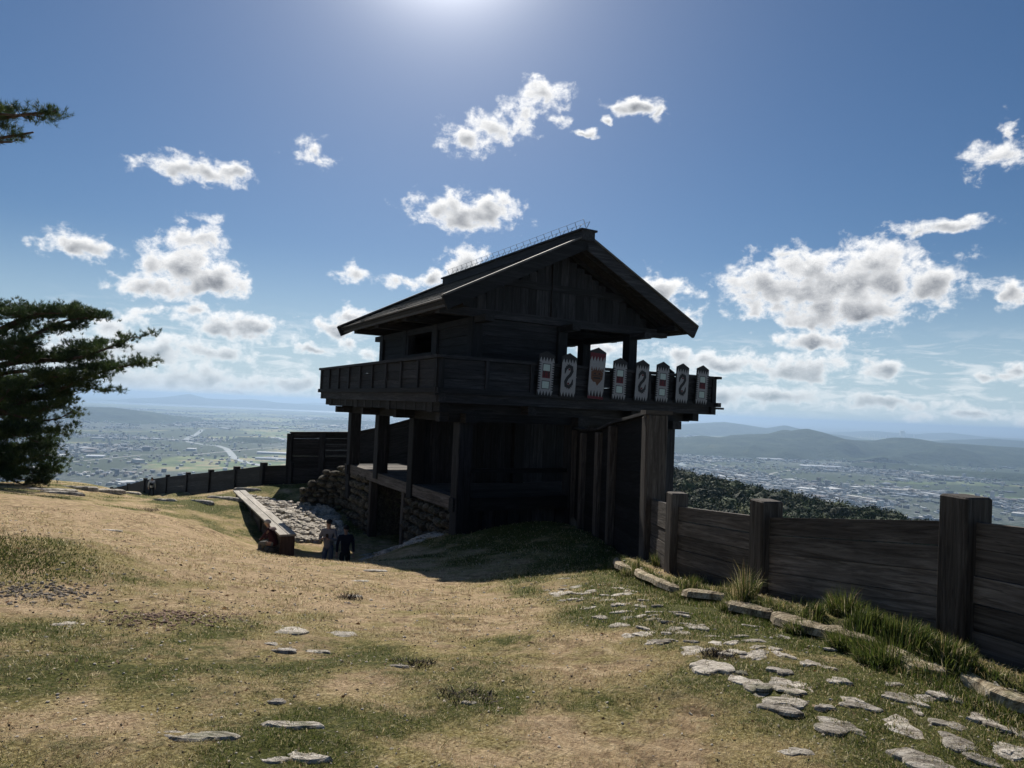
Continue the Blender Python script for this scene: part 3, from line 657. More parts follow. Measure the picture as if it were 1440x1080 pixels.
# balcony floor planks and its rims
X0, X1, Y0, Y1 = -1.25, 9.42, -.85, 12.2
nb = 26
for k in range(nb):
    y = Y0+.1+(Y1-Y0-.2)*k/nb; tobj('floor_plank', MB().box(X0+.06, X1-.06, y+.006, y+(Y1-Y0-.2)/nb-.006, .22+.004*(k % 3), .335+.004*(k % 2)), WX)
tobj('rim_beam', MB().box(X0-.02, X1+.02, Y0, Y0+.22, .09, .36), WX); tobj('rim_beam', MB().box(X0-.02, X1+.02, Y1-.22, Y1, .09, .36), WX)
tobj('rim_beam', MB().box(X0, X0+.22, Y0-.1, Y1+.1, .087, .357), WY); tobj('rim_beam', MB().box(X1-.22, X1, Y0-.1, Y1+.1, .087, .357), WY)
# railing: bottom rail with crossing ends, posts, boards, cap
zr0, zr1 = .36, 1.44
rail = {}
for nm, (a, b) in dict(f=((X0, Y0), (X1, Y0)), l=((X0, Y0), (X0, Y1)), b=((X0, Y1), (X1, Y1)), r=((X1, Y0), (X1, Y1))).items():
    horiz = nm in 'fb'; L = (b[0]-a[0]) if horiz else (b[1]-a[1]); mw = WX if horiz else WY; sg = {'f': -1, 'l': -1, 'b': 1, 'r': 1}[nm]
    def bb(u0, u1, v0, v1, z0, z1):      # u along the side, v outward from its line
        v0, v1 = sorted((v0*sg, v1*sg))
        return MB().box(a[0]+u0, a[0]+u1, a[1]+v0, a[1]+v1, z0, z1) if horiz else MB().box(a[0]+v0, a[0]+v1, a[1]+u0, a[1]+u1, z0, z1)
    ext = .12 if horiz else .25
    rl = tobj('railing', bb(-ext, L+ext, -.07, .10, zr0+.0015*horiz, zr0+.15+.002*horiz), mw)
    sub('rail_cap', bb(-ext, L+ext, -.10, .10, zr1-.09+.003*horiz, zr1+.004*horiz), mw, rl)
    stp = 1.47 if not horiz else 1.46; npst = int(round(L/stp))
    for k in range(npst+1):
        u = L*k/npst; u = min(max(u, .06), L-.06); w2 = .06 if 0 < k < npst else .09
        sub('rail_post', bb(u-w2, u+w2, -.05, .075, zr0+.15, zr1-.09), WZ, rl)
        if k < npst:
            un = min(L*(k+1)/npst, L-.06)
            for q in range(3):
                z0 = zr0+.15+q*.277; sub('board', bb(u+w2, un-.06, -.03+.004*(q % 2), .012+.005*((k+q) % 3), z0+.006, z0+.271), mw, rl)
for x in (X0, X1): tobj('beam_end', MB().box(x-.13*(x < 0)-.0, x+.13*(x > 0)+.25*(x > 0), Y0-.12, Y0-.02, .28, .35), WX)
# third-storey room: posts, wall planks, window
ux = [.56, 3.74, 6.72]; uy = [.62, 3.45, 6.4, 9.15]
WT = 2.82
for i, y in enumerate(uy):
    for j, x in enumerate(ux):
        if j == 1 and i in (2,): continue
        tobj('upper_post', MB().cbox(x-.19, x+.19, y-.19, y+.19, .34, WT, .02), WZ)
def wall_x(x0, x1, y, z0, z1, n, name='wall'):      # planked wall across
    m = tobj(name, MB().box(x0, x1, y+.03, y+.06, z0, z1), WX); h = (z1-z0)/n
    for k in range(n): sub('plank', MB().box(x0+.004, x1-.004, y-.03-.006*(k % 2), y+.028, z0+k*h+.007, z0+(k+1)*h-.007), WX, m)
def wall_y(x, y0, y1, z0, z1, n, name='wall'):
    m = tobj(name, MB().box(x+.03, x+.06, y0, y1, z0, z1), WY); h = (z1-z0)/n
    for k in range(n): sub('plank', MB().box(x-.03-.006*(k % 2), x+.028, y0+.004, y1-.004, z0+k*h+.007, z0+(k+1)*h-.007), WY, m)
wall_x(.75, 3.55, .58, .36, 2.815, 9)
wall_y(.5, .81, 3.26, .36, 2.815, 9); wall_y(.5, 6.59, 8.96, .36, 2.815, 9)
wall_y(.5, 3.64, 6.21, .36, 1.72, 5)
for y in (3.70, 6.14): tobj('window_frame', MB().box(.40, .60, y-.07, y+.07, 1.72, 2.66), WZ)
tobj('window_sill', MB().box(.36, .66, 3.64, 6.21, 1.72, 1.86), WY)
wall_x(.75, 3.55, 9.2, .36, 2.815, 9); wall_y(3.7, .81, 9.0, .36, 2.815, 9)
tobj('ceiling', MB().box(.60, 3.68, .66, 9.1, 2.74, 2.78), WY)
tobj('window_head', MB().box(.40, .62, 3.64, 6.21, 2.60, 2.815), WY)
# head beams of the room
for y in (.62, 3.45, 6.4, 9.15): tobj('tie_beam', MB().box(-.75, 8.3 if y < 1 else 8.2, y-.16, y+.16, WT, WT+.27), WX)
for x in ux: tobj('plate_beam', MB().box(x-.15, x+.15, -.35, 10.1, WT-.23+.03, WT+.006), WY)
# gable walls of upright planks in two tiers
RX, RZ, EZ = 3.8, 5.66, 3.2
slope = (RZ-EZ)/4.8
def roof_z(x): return RZ-abs(x-RX)*slope
for yy_ in (.52, 9.3):
    g = tobj('gable_wall', MB().box(.2, 7.4, yy_+.05, yy_+.09, WT+.27, 3.4), WX)
    x = -.1
    while x < 7.7:
        w = .31; zc = min(roof_z(x), roof_z(x+w))-.42
        if zc > WT+.45: sub('plank', MB().box(x+.006, x+w-.006, yy_-.02-.008*(int(x*7) % 2), yy_+.045, WT+.27, min(zc, 3.93)), WZ, g)
        if zc > 4.25: sub('plank', MB().box(x+.006, x+w-.006, yy_-.02-.008*(int(x*5) % 2), yy_+.045, 4.17, zc), WZ, g)
        x += w
    sub('rail', MB().box(1.35, 6.25, yy_-.07, yy_+.1, 3.93, 4.17), WX, g)
    sub('king_post', MB().box(RX-.55-.02, RX-.55+.02, yy_-.12, yy_-.02, WT+.27, 5.0), WZ, g)
# rafters and roof
RY0, RY1 = -.6, 10.5
for sg in (-1, 1):
    for k in range(15):
        y = RY0+.35+k*(RY1-RY0-.7)/14
        tobj('rafter', MB().beam((RX+sg*.05, y, RZ-.36), (RX+sg*4.55, y, RZ-.36-4.5*slope), .13, .16, up=(0, 1, 0) if False else (0, 0, 1)), WX)
    # soffit sheathing, then overlapping roof boards in courses
    tobj('sheathing', MB().beam((RX, (RY0+RY1)/2, RZ-.235), (RX+sg*4.72, (RY0+RY1)/2, RZ-.235-4.72*slope), RY1-RY0-.16, .05), WX)
    nc = 11; r = random.Random(5)
    cr = tobj('roof_slope', MB().beam((RX, (RY0+RY1)/2, RZ-.18), (RX+sg*4.76, (RY0+RY1)/2, RZ-.18-4.76*slope), RY1-RY0-.12, .05), WX)
    for k in range(nc):
        xa = sg*(4.8-k*4.7/nc); xb = sg*(4.8-(k+1.18)*4.7/nc); cuts = [RY0+.07]+sorted(r.uniform(RY0+1, RY1-1) for _ in range(3))+[RY1-.07]
        for y0, y1 in zip(cuts[:-1], cuts[1:]):
            if y1-y0 < .4: continue
            o = .0+r.uniform(0, .012); ym = (y0+y1)/2
            sub('roof_board', MB().beam((RX+xa, ym, RZ-abs(xa)*slope-.085+o), (RX+xb, ym, RZ-abs(xb)*slope-.135+o), y1-y0-.012, .055), M_SHIN, cr)
    tobj('eave_fascia', MB().beam((RX+sg*4.66, RY0+.1, EZ-.17), (RX+sg*4.66, RY1-.1, EZ-.17), .06, .24), M_SHIN)
    tobj('eave_beam', MB().beam((RX+sg*4.1, RY0+.15, EZ-.12), (RX+sg*4.1, RY1-.15, EZ-.12), .18, .2), WY)
    for y in (RY0, RY1):
        tobj('bargeboard', MB().beam((RX-sg*.0, y, RZ-.20), (RX+sg*4.86, y, RZ-.20-4.86*slope), .11, .43), WX)
        tobj('barge_cap', MB().beam((RX, y+(.05 if y < 0 else -.05), RZ+.035), (RX+sg*4.9, y+(.05 if y < 0 else -.05), RZ+.035-4.9*slope), .34, .055), M_SHIN)
tobj('ridge_box', MB().box(RX-.24, RX+.24, RY0-.14, RY1-.1, RZ-.16, RZ+.14), WY)
tobj('ridge_cap', MB().box(RX-.31, RX+.31, RY0-.18, RY1-.05, RZ+.14, RZ+.2), WY)
# wire lattice on the ridge: forked stems and two lines
wr = tobj('ridge_wire_guard', MB().box(RX-.02, RX+.02, RY0, RY1-.3, RZ+.2, RZ+.215), M_WIRE)
nst = 23
for k in range(nst):
    y = RY0+.02+(RY1-RY0-.4)*k/(nst-1); z = RZ+.2
    for sg in (-1, 1):
        sub('stem', MB().tube([(RX, y, z), (RX+sg*.02, y, z+.09), (RX+sg*.16, y+sg*.05, z+.32)], [.011]*3, 4), M_WIRE, wr)
for sg in (-1, 1): sub('wire', MB().tube([(RX+sg*.16, RY0+.02+sg*.05, RZ+.52), (RX+sg*.155, RY1-.38+sg*.05, RZ+.515)], [.007]*2, 4), M_WIRE, wr)
# second-storey floor, sill beams, inner walls, doors
for k in range(24):
    y = -.1+11.3*k/24; tobj('floor_plank', MB().box(-.1, 8.1, y+.006, y+11.3/24-.006, -2.87+.004*(k % 3), -2.76+.004*(k % 2)), GRAY[0])
for j in (0, 8): tobj('sill_beam', MB().box(j-.17, j+.17, -.3 if j else -.2, 11.4, -3.12, -2.74+.012), GRAY[1] if j == 0 else WY)
for i in (0, 3): tobj('sill_beam', MB().box(-.3, 8.3, i*S-.15, i*S+.15, -3.14, -2.735), WX)
def inner(x0, x1, y0, y1, z0, z1, n, m):
    o = tobj('inner_wall', MB().box(x0, x1, y0, y1, z0, z1), WZ); L = (x1-x0) if x1-x0 > y1-y0 else (y1-y0)
    for k in range(n):
        if x1-x0 > y1-y0: sub('plank', MB().box(x0+L*k/n+.008, x0+L*(k+1)/n-.008, y0-.035-.005*(k % 2), y0-.001, z0, z1), m, o)
        else: sub('plank', MB().box(x0-.035-.005*(k % 2), x0-.001, y0+L*k/n+.008, y0+L*(k+1)/n-.008, z0, z1), m, o)
inner(.25, 3.75, 3.66, 3.72, -2.74, BEAMB, 12, WZ)
inner(4.25, 7.75, 3.66, 3.72, -2.74, BEAMB, 12, WZ)
inner(4.0, 4.06, 3.95, 7.2, -2.74, BEAMB, 10, WZ)
# left and right skirts below the second floor on the right face
tobj('skirt_rail', MB().box(.25, 7.75, -.06, .06, -2.0, -1.86), WX)
for k in range(17):
    x = .32+k*.44; tobj('skirt_board', MB().box(x, x+.40, -.03-.006*(k % 2), .03, -5.6 if x > 3.6 else -4.7, -3.14), WZ)
# door frame and two door leaves in the passage
tobj('door_post', MB().cbox(-.12, .2, 4.42, 4.66, -5.5, -3.12, .02), GRAY[2]); tobj('door_post', MB().cbox(-.12, .2, 8.08, 8.34, -5.5, -3.12, .02), GRAY[2])
for y0, y1 in ((4.7, 6.3), (6.4, 8.05)):
    d = tobj('door', MB().box(3.95, 4.03, y0, y1, -5.4, -3.14), WY)
    for k in range(5): sub('plank', MB().box(3.9, 3.945, y0+(y1-y0)*k/5+.008, y0+(y1-y0)*(k+1)/5-.008, -5.38, -3.15), WZ, d)
# balustrade on the far edge of the second floor
bl = tobj('balustrade', MB().box(7.93, 7.99, 3.95, 11.0, -2.0, -1.92), WY)
sub('rail', MB().box(7.93, 7.99, 3.95, 11.0, -2.62, -2.55), WY, bl)
for k in range(34): y = 4.0+k*.21; sub('baluster', MB().box(7.94, 7.98, y-.018, y+.018, -2.55, -2.0), WZ, bl)
bl = tobj('balustrade', MB().box(4.3, 7.9, 11.0, 11.06, -2.0, -1.92), WX)
for k in range(17): x = 4.4+k*.21; sub('baluster', MB().box(x-.018, x+.018, 11.01, 11.05, -2.74, -2.0), WZ, bl)
# stone walls carrying the tower
def stone_wall(name, pts, ztop, zbot, seed, m=M_WALLST, size=.42, parent=tower, thick=.5):
    """rows of fitted stones along a line of tower-frame points; tops and bottoms are given per point"""
    r = random.Random(seed); core = MB()
    w = None; L = [0]
    for p, q in zip(pts[:-1], pts[1:]): L.append(L[-1]+math.dist(p, q))
    def P(s): return np.array([np.interp(s, L, [p[0] for p in pts]), np.interp(s, L, [p[1] for p in pts])])
    for (p, q), i in zip(zip(pts[:-1], pts[1:]), range(99)):
        d = np.array(q)-np.array(p); nrm = np.array([-d[1], d[0]])/np.linalg.norm(d)*(-1)
        b = len(core.v); zt0, zt1, zb0, zb1 = ztop[i]-.12, ztop[i+1]-.12, zbot[i], zbot[i+1]
        for o in (.1, thick):
            for (pt, zb_, zt_) in ((p, zb0, zt0), (q, zb1, zt1)):
                core.v += [(pt[0]+nrm[0]*o, pt[1]+nrm[1]*o, zb_), (pt[0]+nrm[0]*o, pt[1]+nrm[1]*o, zt_)]
        core.f += [tuple(b+k for k in f) for f in ((0, 1, 3, 2), (4, 6, 7, 5), (1, 5, 7, 3), (0, 2, 6, 4), (0, 4, 5, 1), (2, 3, 7, 6))]
    w = tobj(name, core, M_WALLST, parent)
    z = min(zbot); row = 0
    while z < max(ztop):
        hh = size*r.uniform(.6, .95); s = -size*.5*r.random()
        while s < L[-1]:
            ww = size*r.uniform(.7, 1.6); sm = s+ww/2; zt = np.interp(sm, L, ztop); zb = np.interp(sm, L, zbot)
            if zb-.3 < z < zt-hh*.45 and 0 < sm < L[-1]:
                p = P(sm); q = P(min(sm+.05, L[-1])); q0 = P(max(sm-.05, 0)); an = math.atan2(q[1]-q0[1], q[0]-q0[0])
                o = bpy.data.objects.new('stone', r.choice(ROCKS)); COL.objects.link(o); o.parent = w
                zz = z+hh/2+r.uniform(-.03, .03); o.location = (p[0]+r.uniform(-.03, .03), p[1]+r.uniform(-.03, .03), zz-TZ)
                o.scale = (ww*.47, .17+r.uniform(0, .08), hh*.49); o.rotation_euler = (r.uniform(-.1, .1), r.uniform(-.16, .16), an)
                if not o.data.materials: o.data.materials.append(m)
            s += ww
        z += hh; row += 1
    return w
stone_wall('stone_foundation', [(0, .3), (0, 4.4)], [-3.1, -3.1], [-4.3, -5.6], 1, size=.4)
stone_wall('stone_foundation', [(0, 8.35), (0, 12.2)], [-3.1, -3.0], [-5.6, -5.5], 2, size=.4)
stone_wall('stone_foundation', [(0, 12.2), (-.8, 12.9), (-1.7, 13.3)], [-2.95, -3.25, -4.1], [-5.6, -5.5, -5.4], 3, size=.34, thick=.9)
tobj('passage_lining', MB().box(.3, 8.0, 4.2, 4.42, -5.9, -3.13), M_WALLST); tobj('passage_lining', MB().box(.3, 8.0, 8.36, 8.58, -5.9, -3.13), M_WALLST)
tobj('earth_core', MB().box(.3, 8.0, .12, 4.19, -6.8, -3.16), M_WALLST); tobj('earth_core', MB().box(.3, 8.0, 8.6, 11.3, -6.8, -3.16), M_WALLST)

# ------------------------------------------------------------------ shields along the balcony
M_SW = flat('shield_white', (.21, .21, .22)); M_SB = flat('shield_black', (.02, .02, .022)); M_SR = flat('shield_red', (.085, .014, .02)); M_SO = flat('shield_ochre', (.085, .04, .025))
M_SG = flat('shield_pale_green', (.33, .40, .38))
def poly(pts, y, m, name, parent, th=.004):
    mb = MB(); n = len(pts); mb.v = [(x, y, z) for x, z in pts]+[(x, y+th, z) for x, z in pts]
    mb.f = [tuple(range(n)), tuple(range(2*n-1, n-1, -1))]+[(i, i+n, (i+1) % n+n, (i+1) % n) for i in range(n)]
    return mb.build(name, m, parent)
def multi(polys, y, m, name, parent, th=.004):
    mb = MB()
    for pts in polys:
        n = len(pts); b = len(mb.v); mb.v += [(x, y, z) for x, z in pts]+[(x, y+th, z) for x, z in pts]
        mb.f += [tuple(range(b, b+n)), tuple(range(b+2*n-1, b+n-1, -1))]+[(b+i, b+i+n, b+(i+1) % n+n, b+(i+1) % n) for i in range(n)]
    o = mb.build(name, m, parent)
    if len(polys) > 3: o['kind'] = 'stuff'
    return o
GRP = 'shields leaning along the balcony railing'
def shield(kind, loc, rz, lean, label, W=.46, H=1.38, group=GRP):
    o = empty('shield', loc, rz, label=label, cat='shield', group=group); o.rotation_euler = (0, rad(lean), rz)
    w = W/2; sh = H-.13
    poly([(-w, 0), (w, 0), (w, sh), (0, H), (-w, sh)], .02, M_SB if kind != 'mask' else M_SB, 'board', o, .035)
    if kind == 'back': return o
    zt, zb = sh-.20, .17
    ww = w*.97; n = 5 if kind != 'mask' else 5; st = 2*ww/n
    pts = [(-ww, zb)]                                  # white ground with saw teeth at both ends
    for k in range(n): pts += [(-ww+(k+.5)*st, .02), (-ww+(k+1)*st, zb)] if kind != 'mask' else [(-ww+(k+.5)*st, .06), (-ww+(k+1)*st, zb+.12)]
    if kind == 'mask': pts[0] = (-ww, zb+.12)
    top = []
    for k in range(n): top += [(ww-(k+.5)*st, sh+.0-(.10 if kind == 'mask' else 0)), (ww-(k+1)*st, zt-(.12 if kind == 'mask' else 0))]
    pts += [(ww, zt-(.12 if kind == 'mask' else 0))]+top
    del pts[-1]; pts.append((-ww, zt-(.12 if kind == 'mask' else 0)))
    # the outline as quads and teeth
    zt_ = zt-(.12 if kind == 'mask' else 0); zb_ = zb+(.12 if kind == 'mask' else 0)
    zz_t = sh-.06-(.10 if kind == 'mask' else 0); zz_b = .02+(.04 if kind == 'mask' else 0)
    P = [[(-ww, zb_), (ww, zb_), (ww, zt_), (-ww, zt_)]]
    for k in range(n):
        P.append([(-ww+k*st, zt_+.0005), (-ww+(k+1)*st, zt_+.0005), (-ww+(k+.5)*st, zz_t)]); P.append([(-ww+(k+1)*st, zb_-.0005), (-ww+k*st, zb_-.0005), (-ww+(k+.5)*st, zz_b)])
    multi(P, .012, M_SW, 'painted_ground', o)
    if kind == 'mask':
        multi([[(-w*.97, zz_t-.10), (w*.97, zz_t-.10), (w*.97, sh-.05), (-w*.97, sh-.05)]], .015, M_SR, 'red_band', o, .002)
        multi([[(-w*.97, .0), (w*.97, .0), (w*.97, .09), (-w*.97, .09)]], .015, M_SR, 'red_band', o, .002)
        cx, cz = 0, H*.46; M1 = []; Z_ = lambda P: [(x*1.3, cz+(z-cz)*1.3) for x, z in P]
        M1.append([(-.17, cz-.10), (-.10, cz-.17), (.10, cz-.17), (.17, cz-.08), (.18, cz+.08), (.08, cz+.12), (-.08, cz+.12), (-.18, cz+.08)])
        for x in (-.16, -.09, -.03, .04, .10, .16): M1.append([(x-.03, cz+.10), (x+.03, cz+.10), (x+.012*(1 if x > 0 else -1), cz+.20+.02*math.cos(x*30))])
        M1.append([(-.04, cz-.16), (.10, cz-.16), (.02, cz-.26)])
        multi([Z_(p) for p in M1], .007, M_SO, 'crest', o)
        multi([Z_(p) for p in [[(-.12, cz+.02), (-.03, cz+.02), (-.06, cz+.07)], [(.03, cz+.02), (.12, cz+.02), (.06, cz+.07)], [(-.12, cz-.09), (.12, cz-.09), (.09, cz-.05), (-.09, cz-.05)], [(-.15, cz-.02), (.15, cz-.02), (.15, cz-.005), (-.15, cz-.005)]]], .003, M_SB, 'crest_line', o, .003)
    elif kind == 'frame':
        E = []
        nn = 12
        for k in range(nn):                           # side saw teeth, black biting into white
            z = zb_+(zt_-zb_)*k/nn; hgt = (zt_-zb_)/nn
            E.append([(-ww-.003, z+hgt*.1), (-ww+.09, z+hgt*.5), (-ww-.003, z+hgt*.9)]); E.append([(ww+.003, z+hgt*.9), (ww-.09, z+hgt*.5), (ww+.003, z+hgt*.1)])
        multi(E, .008, M_SB, 'side_teeth', o)
        a = w*.5; B = []
        for z0, z1 in ((zb_+.05, zb_+.30), (zt_-.32, zt_-.06)):
            for q in ([(-a, z0), (a, z0), (a, z0+.018), (-a, z0+.018)], [(-a, z1-.018), (a, z1-.018), (a, z1), (-a, z1)], [(-a, z0+.0185), (-a+.018, z0+.0185), (-a+.018, z1-.0185), (-a, z1-.0185)], [(a-.018, z0+.0185), (a, z0+.0185), (a, z1-.0185), (a-.018, z1-.0185)]): B.append(q)
        multi(B, .0075, M_SB, 'line_frame', o)
        for z0, z1 in ((zb_+.05, zb_+.30), (zt_-.32, zt_-.06)): multi([[(-a+.02, z0+.02), (a-.02, z0+.02), (a-.02, z1-.02), (-a+.02, z1-.02)]], .009, M_SG, 'pale_panel', o, .003)
        multi([[(-a, H*.40), (a, H*.40), (a, H*.40+.22), (-a, H*.40+.22)]], .0085, M_SR, 'red_panel', o)
        multi([[(-a+.05, H*.40+.04), (-a+.08, H*.40+.04), (-a+.08, H*.40+.18), (-a+.05, H*.40+.18)], [(a-.08, H*.40+.04), (a-.05, H*.40+.04), (a-.05, H*.40+.18), (a-.08, H*.40+.18)]], .005, M_SB, 'mark', o, .003)
    elif kind == 'hook':
        cz = H*.47; path = [(-.15, .08), (-.13, .22), (-.03, .32), (.09, .29), (.11, .17), (.05, .05), (-.05, -.05), (-.11, -.17), (-.09, -.29), (.03, -.32), (.13, -.22), (.15, -.08)]
        Q = []; wd = [.014, .042, .056, .058, .054, .05, .05, .054, .058, .056, .042, .014]; L = []
        for i, (x, z) in enumerate(path):
            x0, z0 = path[max(i-1, 0)]; x1, z1 = path[min(i+1, len(path)-1)]; dx, dz = x1-x0, z1-z0; l = math.hypot(dx, dz)
            L.append(((x-dz/l*wd[i], cz+z+dx/l*wd[i]), (x+dz/l*wd[i], cz+z-dx/l*wd[i])))
        for (p, q), (r_, s_) in zip(L[:-1], L[1:]): Q.append([p, q, s_, r_])
        multi(Q, .007, M_SB, 'hook', o)
        T_ = []
        for bx, bz, s2 in ((-.01, cz+.24, 1), (.01, cz-.24, -1)):
            for k in range(7):
                an = k*math.pi/6 if s2 > 0 else -k*math.pi/6; r0, r1 = .125, .185
                T_.append([(bx+r0*.8*math.cos(an-.2), bz+r0*math.sin(an-.2)*.9), (bx+r1*.85*math.cos(an), bz+r1*math.sin(an)*.95), (bx+r0*.8*math.cos(an+.2), bz+r0*math.sin(an+.2)*.9)])
        multi(T_, .0075, M_SB, 'barb', o, .003)
        multi([[(-.03, cz+.19), (.04, cz+.19), (.04, cz+.25), (-.03, cz+.25)], [(-.04, cz-.25), (.03, cz-.25), (.03, cz-.19), (-.04, cz-.19)]], .006, M_SR, 'red_eye', o)
    return o
def tw(x, y, z):
    c, s = math.cos(TPH), math.sin(TPH); return (TA[0]+x*c-y*s, TA[1]+x*s+y*c, z)
kinds = ['frame', 'hook', 'mask', 'frame', 'hook', 'frame', 'hook', 'frame']
labs = ['saw-toothed shield with two framed pale panels, leftmost on the balcony rail', 'shield with a dark S-shaped hook, leftmost of the three hooked ones',
 'tallest shield, with an ochre crest and red toothed ends, above the balcony rail', 'framed-panel shield standing just right of the tall ochre-crested one, before the corner post',
 'S-hook shield just right of the upper corner post, middle of the three hooked', 'framed-panel saw-toothed shield between the two rightmost S-hook shields', 'rightmost of the shields painted with a dark S-shaped hook', 'last shield at the right end of the balcony, with framed panels']
for k, (xb, kd) in enumerate(zip([2.19, 3.02, 4.08, 5.01, 5.93, 6.82, 7.71, 8.63], kinds)):
    shield(kd, tw(xb, -1.04, .42), TPH, 2.6+random.uniform(-.5, .7), labs[k], W=.62 if kd == 'mask' else .56, H=1.64 if kd == 'mask' else 1.38)
for k, (yb, lb) in enumerate([(1.6, 'nearest black-backed shield on the far side railing, seen between painted shields'), (4.0, 'middle black-backed shield on the far side railing, seen between painted shields'), (6.6, 'farthest black-backed shield on the far side railing, seen between painted shields')]):
    shield('back', tw(9.57, yb, .42), TPH+math.pi/2, 0, lb, group='dark shields on the far railing')

# ------------------------------------------------------------------ fences and board walls
def polyz(f, pts): return [float(f(x, y)) for x, y in pts]
def fence(name, pts, tops, label, post_w, post_up, plank_h, nrows, mats, cap=None, below=.25, round_=True, pw2=None, posts=True, th=.07, faces=None, skip_last=False):
    o = empty(name, (pts[0][0], pts[0][1], float(gz(pts[0][0], pts[0][1]))), label=label, cat='fence' if 'fence' in name else 'wall')
    ox, oy, oz = o.location
    r = random.Random(len(label))
    for i, ((x, y), zt) in enumerate(zip(pts, tops)):
        if not posts or (skip_last and i == len(pts)-1): continue
        g = float(gz(x, y)); d = (pts[min(i+1, len(pts)-1)][0]-pts[max(i-1, 0)][0], pts[min(i+1, len(pts)-1)][1]-pts[max(i-1, 0)][1]); an = math.atan2(d[1], d[0])+r.uniform(-.03, .03)
        w = post_w/2*r.uniform(.94, 1.06); mb = MB().cbox(-w, w, -w, w, g-oz-.5, zt+post_up-oz, .014*post_w/.25)
        ob = mb.build('post', mats[2], o); ob.location = (x-ox, y-oy, 0); ob.rotation_euler = (r.uniform(-.012, .012), r.uniform(-.012, .012), an)
    for i in range(len(pts)-1):
        (x0, y0), (x1, y1) = pts[i], pts[i+1]; z0, z1 = tops[i], tops[i+1]; L = math.dist(pts[i], pts[i+1]); an = math.atan2(y1-y0, x1-x0)
        for k in range(nrows):
            h0 = k*plank_h+r.uniform(-.004, .004); h1 = (k+1)*plank_h-(.009 if plank_h < .23 else .003); mb = MB(); nx, ny = -(y1-y0)/L, (x1-x0)/L; off = r.uniform(-.008, .008) if plank_h < .23 else r.uniform(-.002, .002)
            for (xx_, yy2, zz) in ((x0, y0, z0), (x1, y1, z1)):
                for s in (-1, 1):
                    for h in (h1, h0): mb.v.append((xx_-ox+nx*(s*th/2+off), yy2-oy+ny*(s*th/2+off), zz-h-oz))
            mb.f = [(0, 1, 3, 2), (4, 6, 7, 5), (0, 4, 5, 1), (2, 3, 7, 6), (1, 5, 7, 3), (0, 2, 6, 4)]
            # planks carry their own frame so the grain runs along them
            M4 = Matrix.Translation(Vector((x0-ox, y0-oy, z0-oz))) @ Matrix.Rotation(an, 4, 'Z') @ Matrix.Rotation(-math.atan2(z1-z0, L), 4, 'Y'); inv = M4.inverted(); mb.v = [tuple(inv @ Vector(v)) for v in mb.v]
            ob = mb.build('plank', mats[0], o); ob.matrix_local = M4
        if cap:
            mb = MB().beam((x0-ox, y0-oy, z0-oz+.02), (x1-ox, y1-oy, z1-oz+.02), cap, .06); mb.build('cap_board', mats[1], o)
    return o
fence('wooden_fence', FENCE, [.30-1.0, -.55, -.73, -1.13, -1.33, -1.50], 'low weathered plank fence with square posts along the right side of the stone path', .26, .2, .205, 8, GRAY, skip_last=True)
tallp = [(2.6, 12.55), (2.47, 16.1), (2.42, 18.2), (2.2, 20.0), (tw(4.0, -.25, 0)[0], tw(4.0, -.25, 0)[1])]
fence('board_wall', tallp, [0.02, -.24, -.46, -.55, -.55], 'tall dark board wall curving from the big square post to the right face of the gate', .34, -.06, .26, 11, [mat('gap_shade_timber', wood_fn(0, (.003, .003, .0035), (.008, .008, .009), (.017, .017, .019)), rough=.9, spec=.1), WOOD[1], GRAY[2]], cap=.30, th=.05)  # near-black plank colour paints in the shade between the posts
bp_ = empty('corner_post', (2.6, 12.5, float(gz(2.6, 12.5))), rad(2), label='tall thick square post with small cap where the low fence meets the board wall', cat='post')
MB().cbox(-.18, .18, -.18, .18, -.6, .0-bp_.location.z, .02).build('post', GRAY[2], bp_); MB().box(-.23, .25, -.2, .2, .003-bp_.location.z, .075-bp_.location.z).build('cap', GRAY[0], bp_)
def gp(px, py, y): p = at(px, py, y); return (p[0], p[1]), p[2]
q = [gp(409, 608.5, 36), gp(455, 608.5, 36), gp(503, 608.5, 36), gp(545, 600, 35), gp(585, 589, 34)]; q.append((tw(4, 11.35, 0)[:2], -.40))
fence('board_wall', [a for a, _ in q], [b for _, b in q], 'tall dark board wall behind the left corner of the gate, flat-topped then rising to the right', .28, -.04, .3, 9, WOOD, cap=.34)
q = [gp(409, 654, 36), gp(371, 655, 36.5), gp(333, 660, 40), gp(297, 664, 44.5), gp(265, 667.5, 50), gp(236, 670.5, 55), gp(205, 675, 61), gp(180, 682, 68), gp(156, 687, 75), gp(140, 692, 82)]
fence('wooden_fence', [a for a, _ in q], [b for _, b in q], 'distant low plank fence with short posts running left down to the walker', .30, .17, .26, 6, WOOD, th=.1)

# ------------------------------------------------------------------ long low timber barrier with a pale cap
A_ = np.array(gp(404, 752, 22.2)[0]); B_ = np.array(gp(336, 690.5, 31.8)[0]); za, zb_ = at(404, 752, 22.2)[2], at(336, 690.5, 31.8)[2]
br = empty('timber_barrier', (A_[0], A_[1], float(gz(*A_))), math.atan2(B_[1]-A_[1], B_[0]-A_[0]), label='long low timber barrier with pale plank cap beside the cobbled slope', cat='barrier')
Lb = float(np.linalg.norm(B_-A_)); o0 = za-br.location.z; dz = zb_-za
cuts = [0, .42, .74, 1.0]
for k in range(3):
    for s in range(2):
        u0, u1 = cuts[k]*Lb+.01, cuts[k+1]*Lb-.01
        mb = MB().beam((u0-(.1 if k == 0 else 0), .13-.27*s, o0+dz*cuts[k]), (u1, .13-.27*s, o0+dz*cuts[k+1]+.01*s), .25, .06, up=(0, 0, 1)); mb.build('cap_plank', mat('pale_timber_x', wood_fn(0, *LT), rough=.8) if (k, s) == (0, 0) else bpy.data.materials['pale_timber_x'], br)
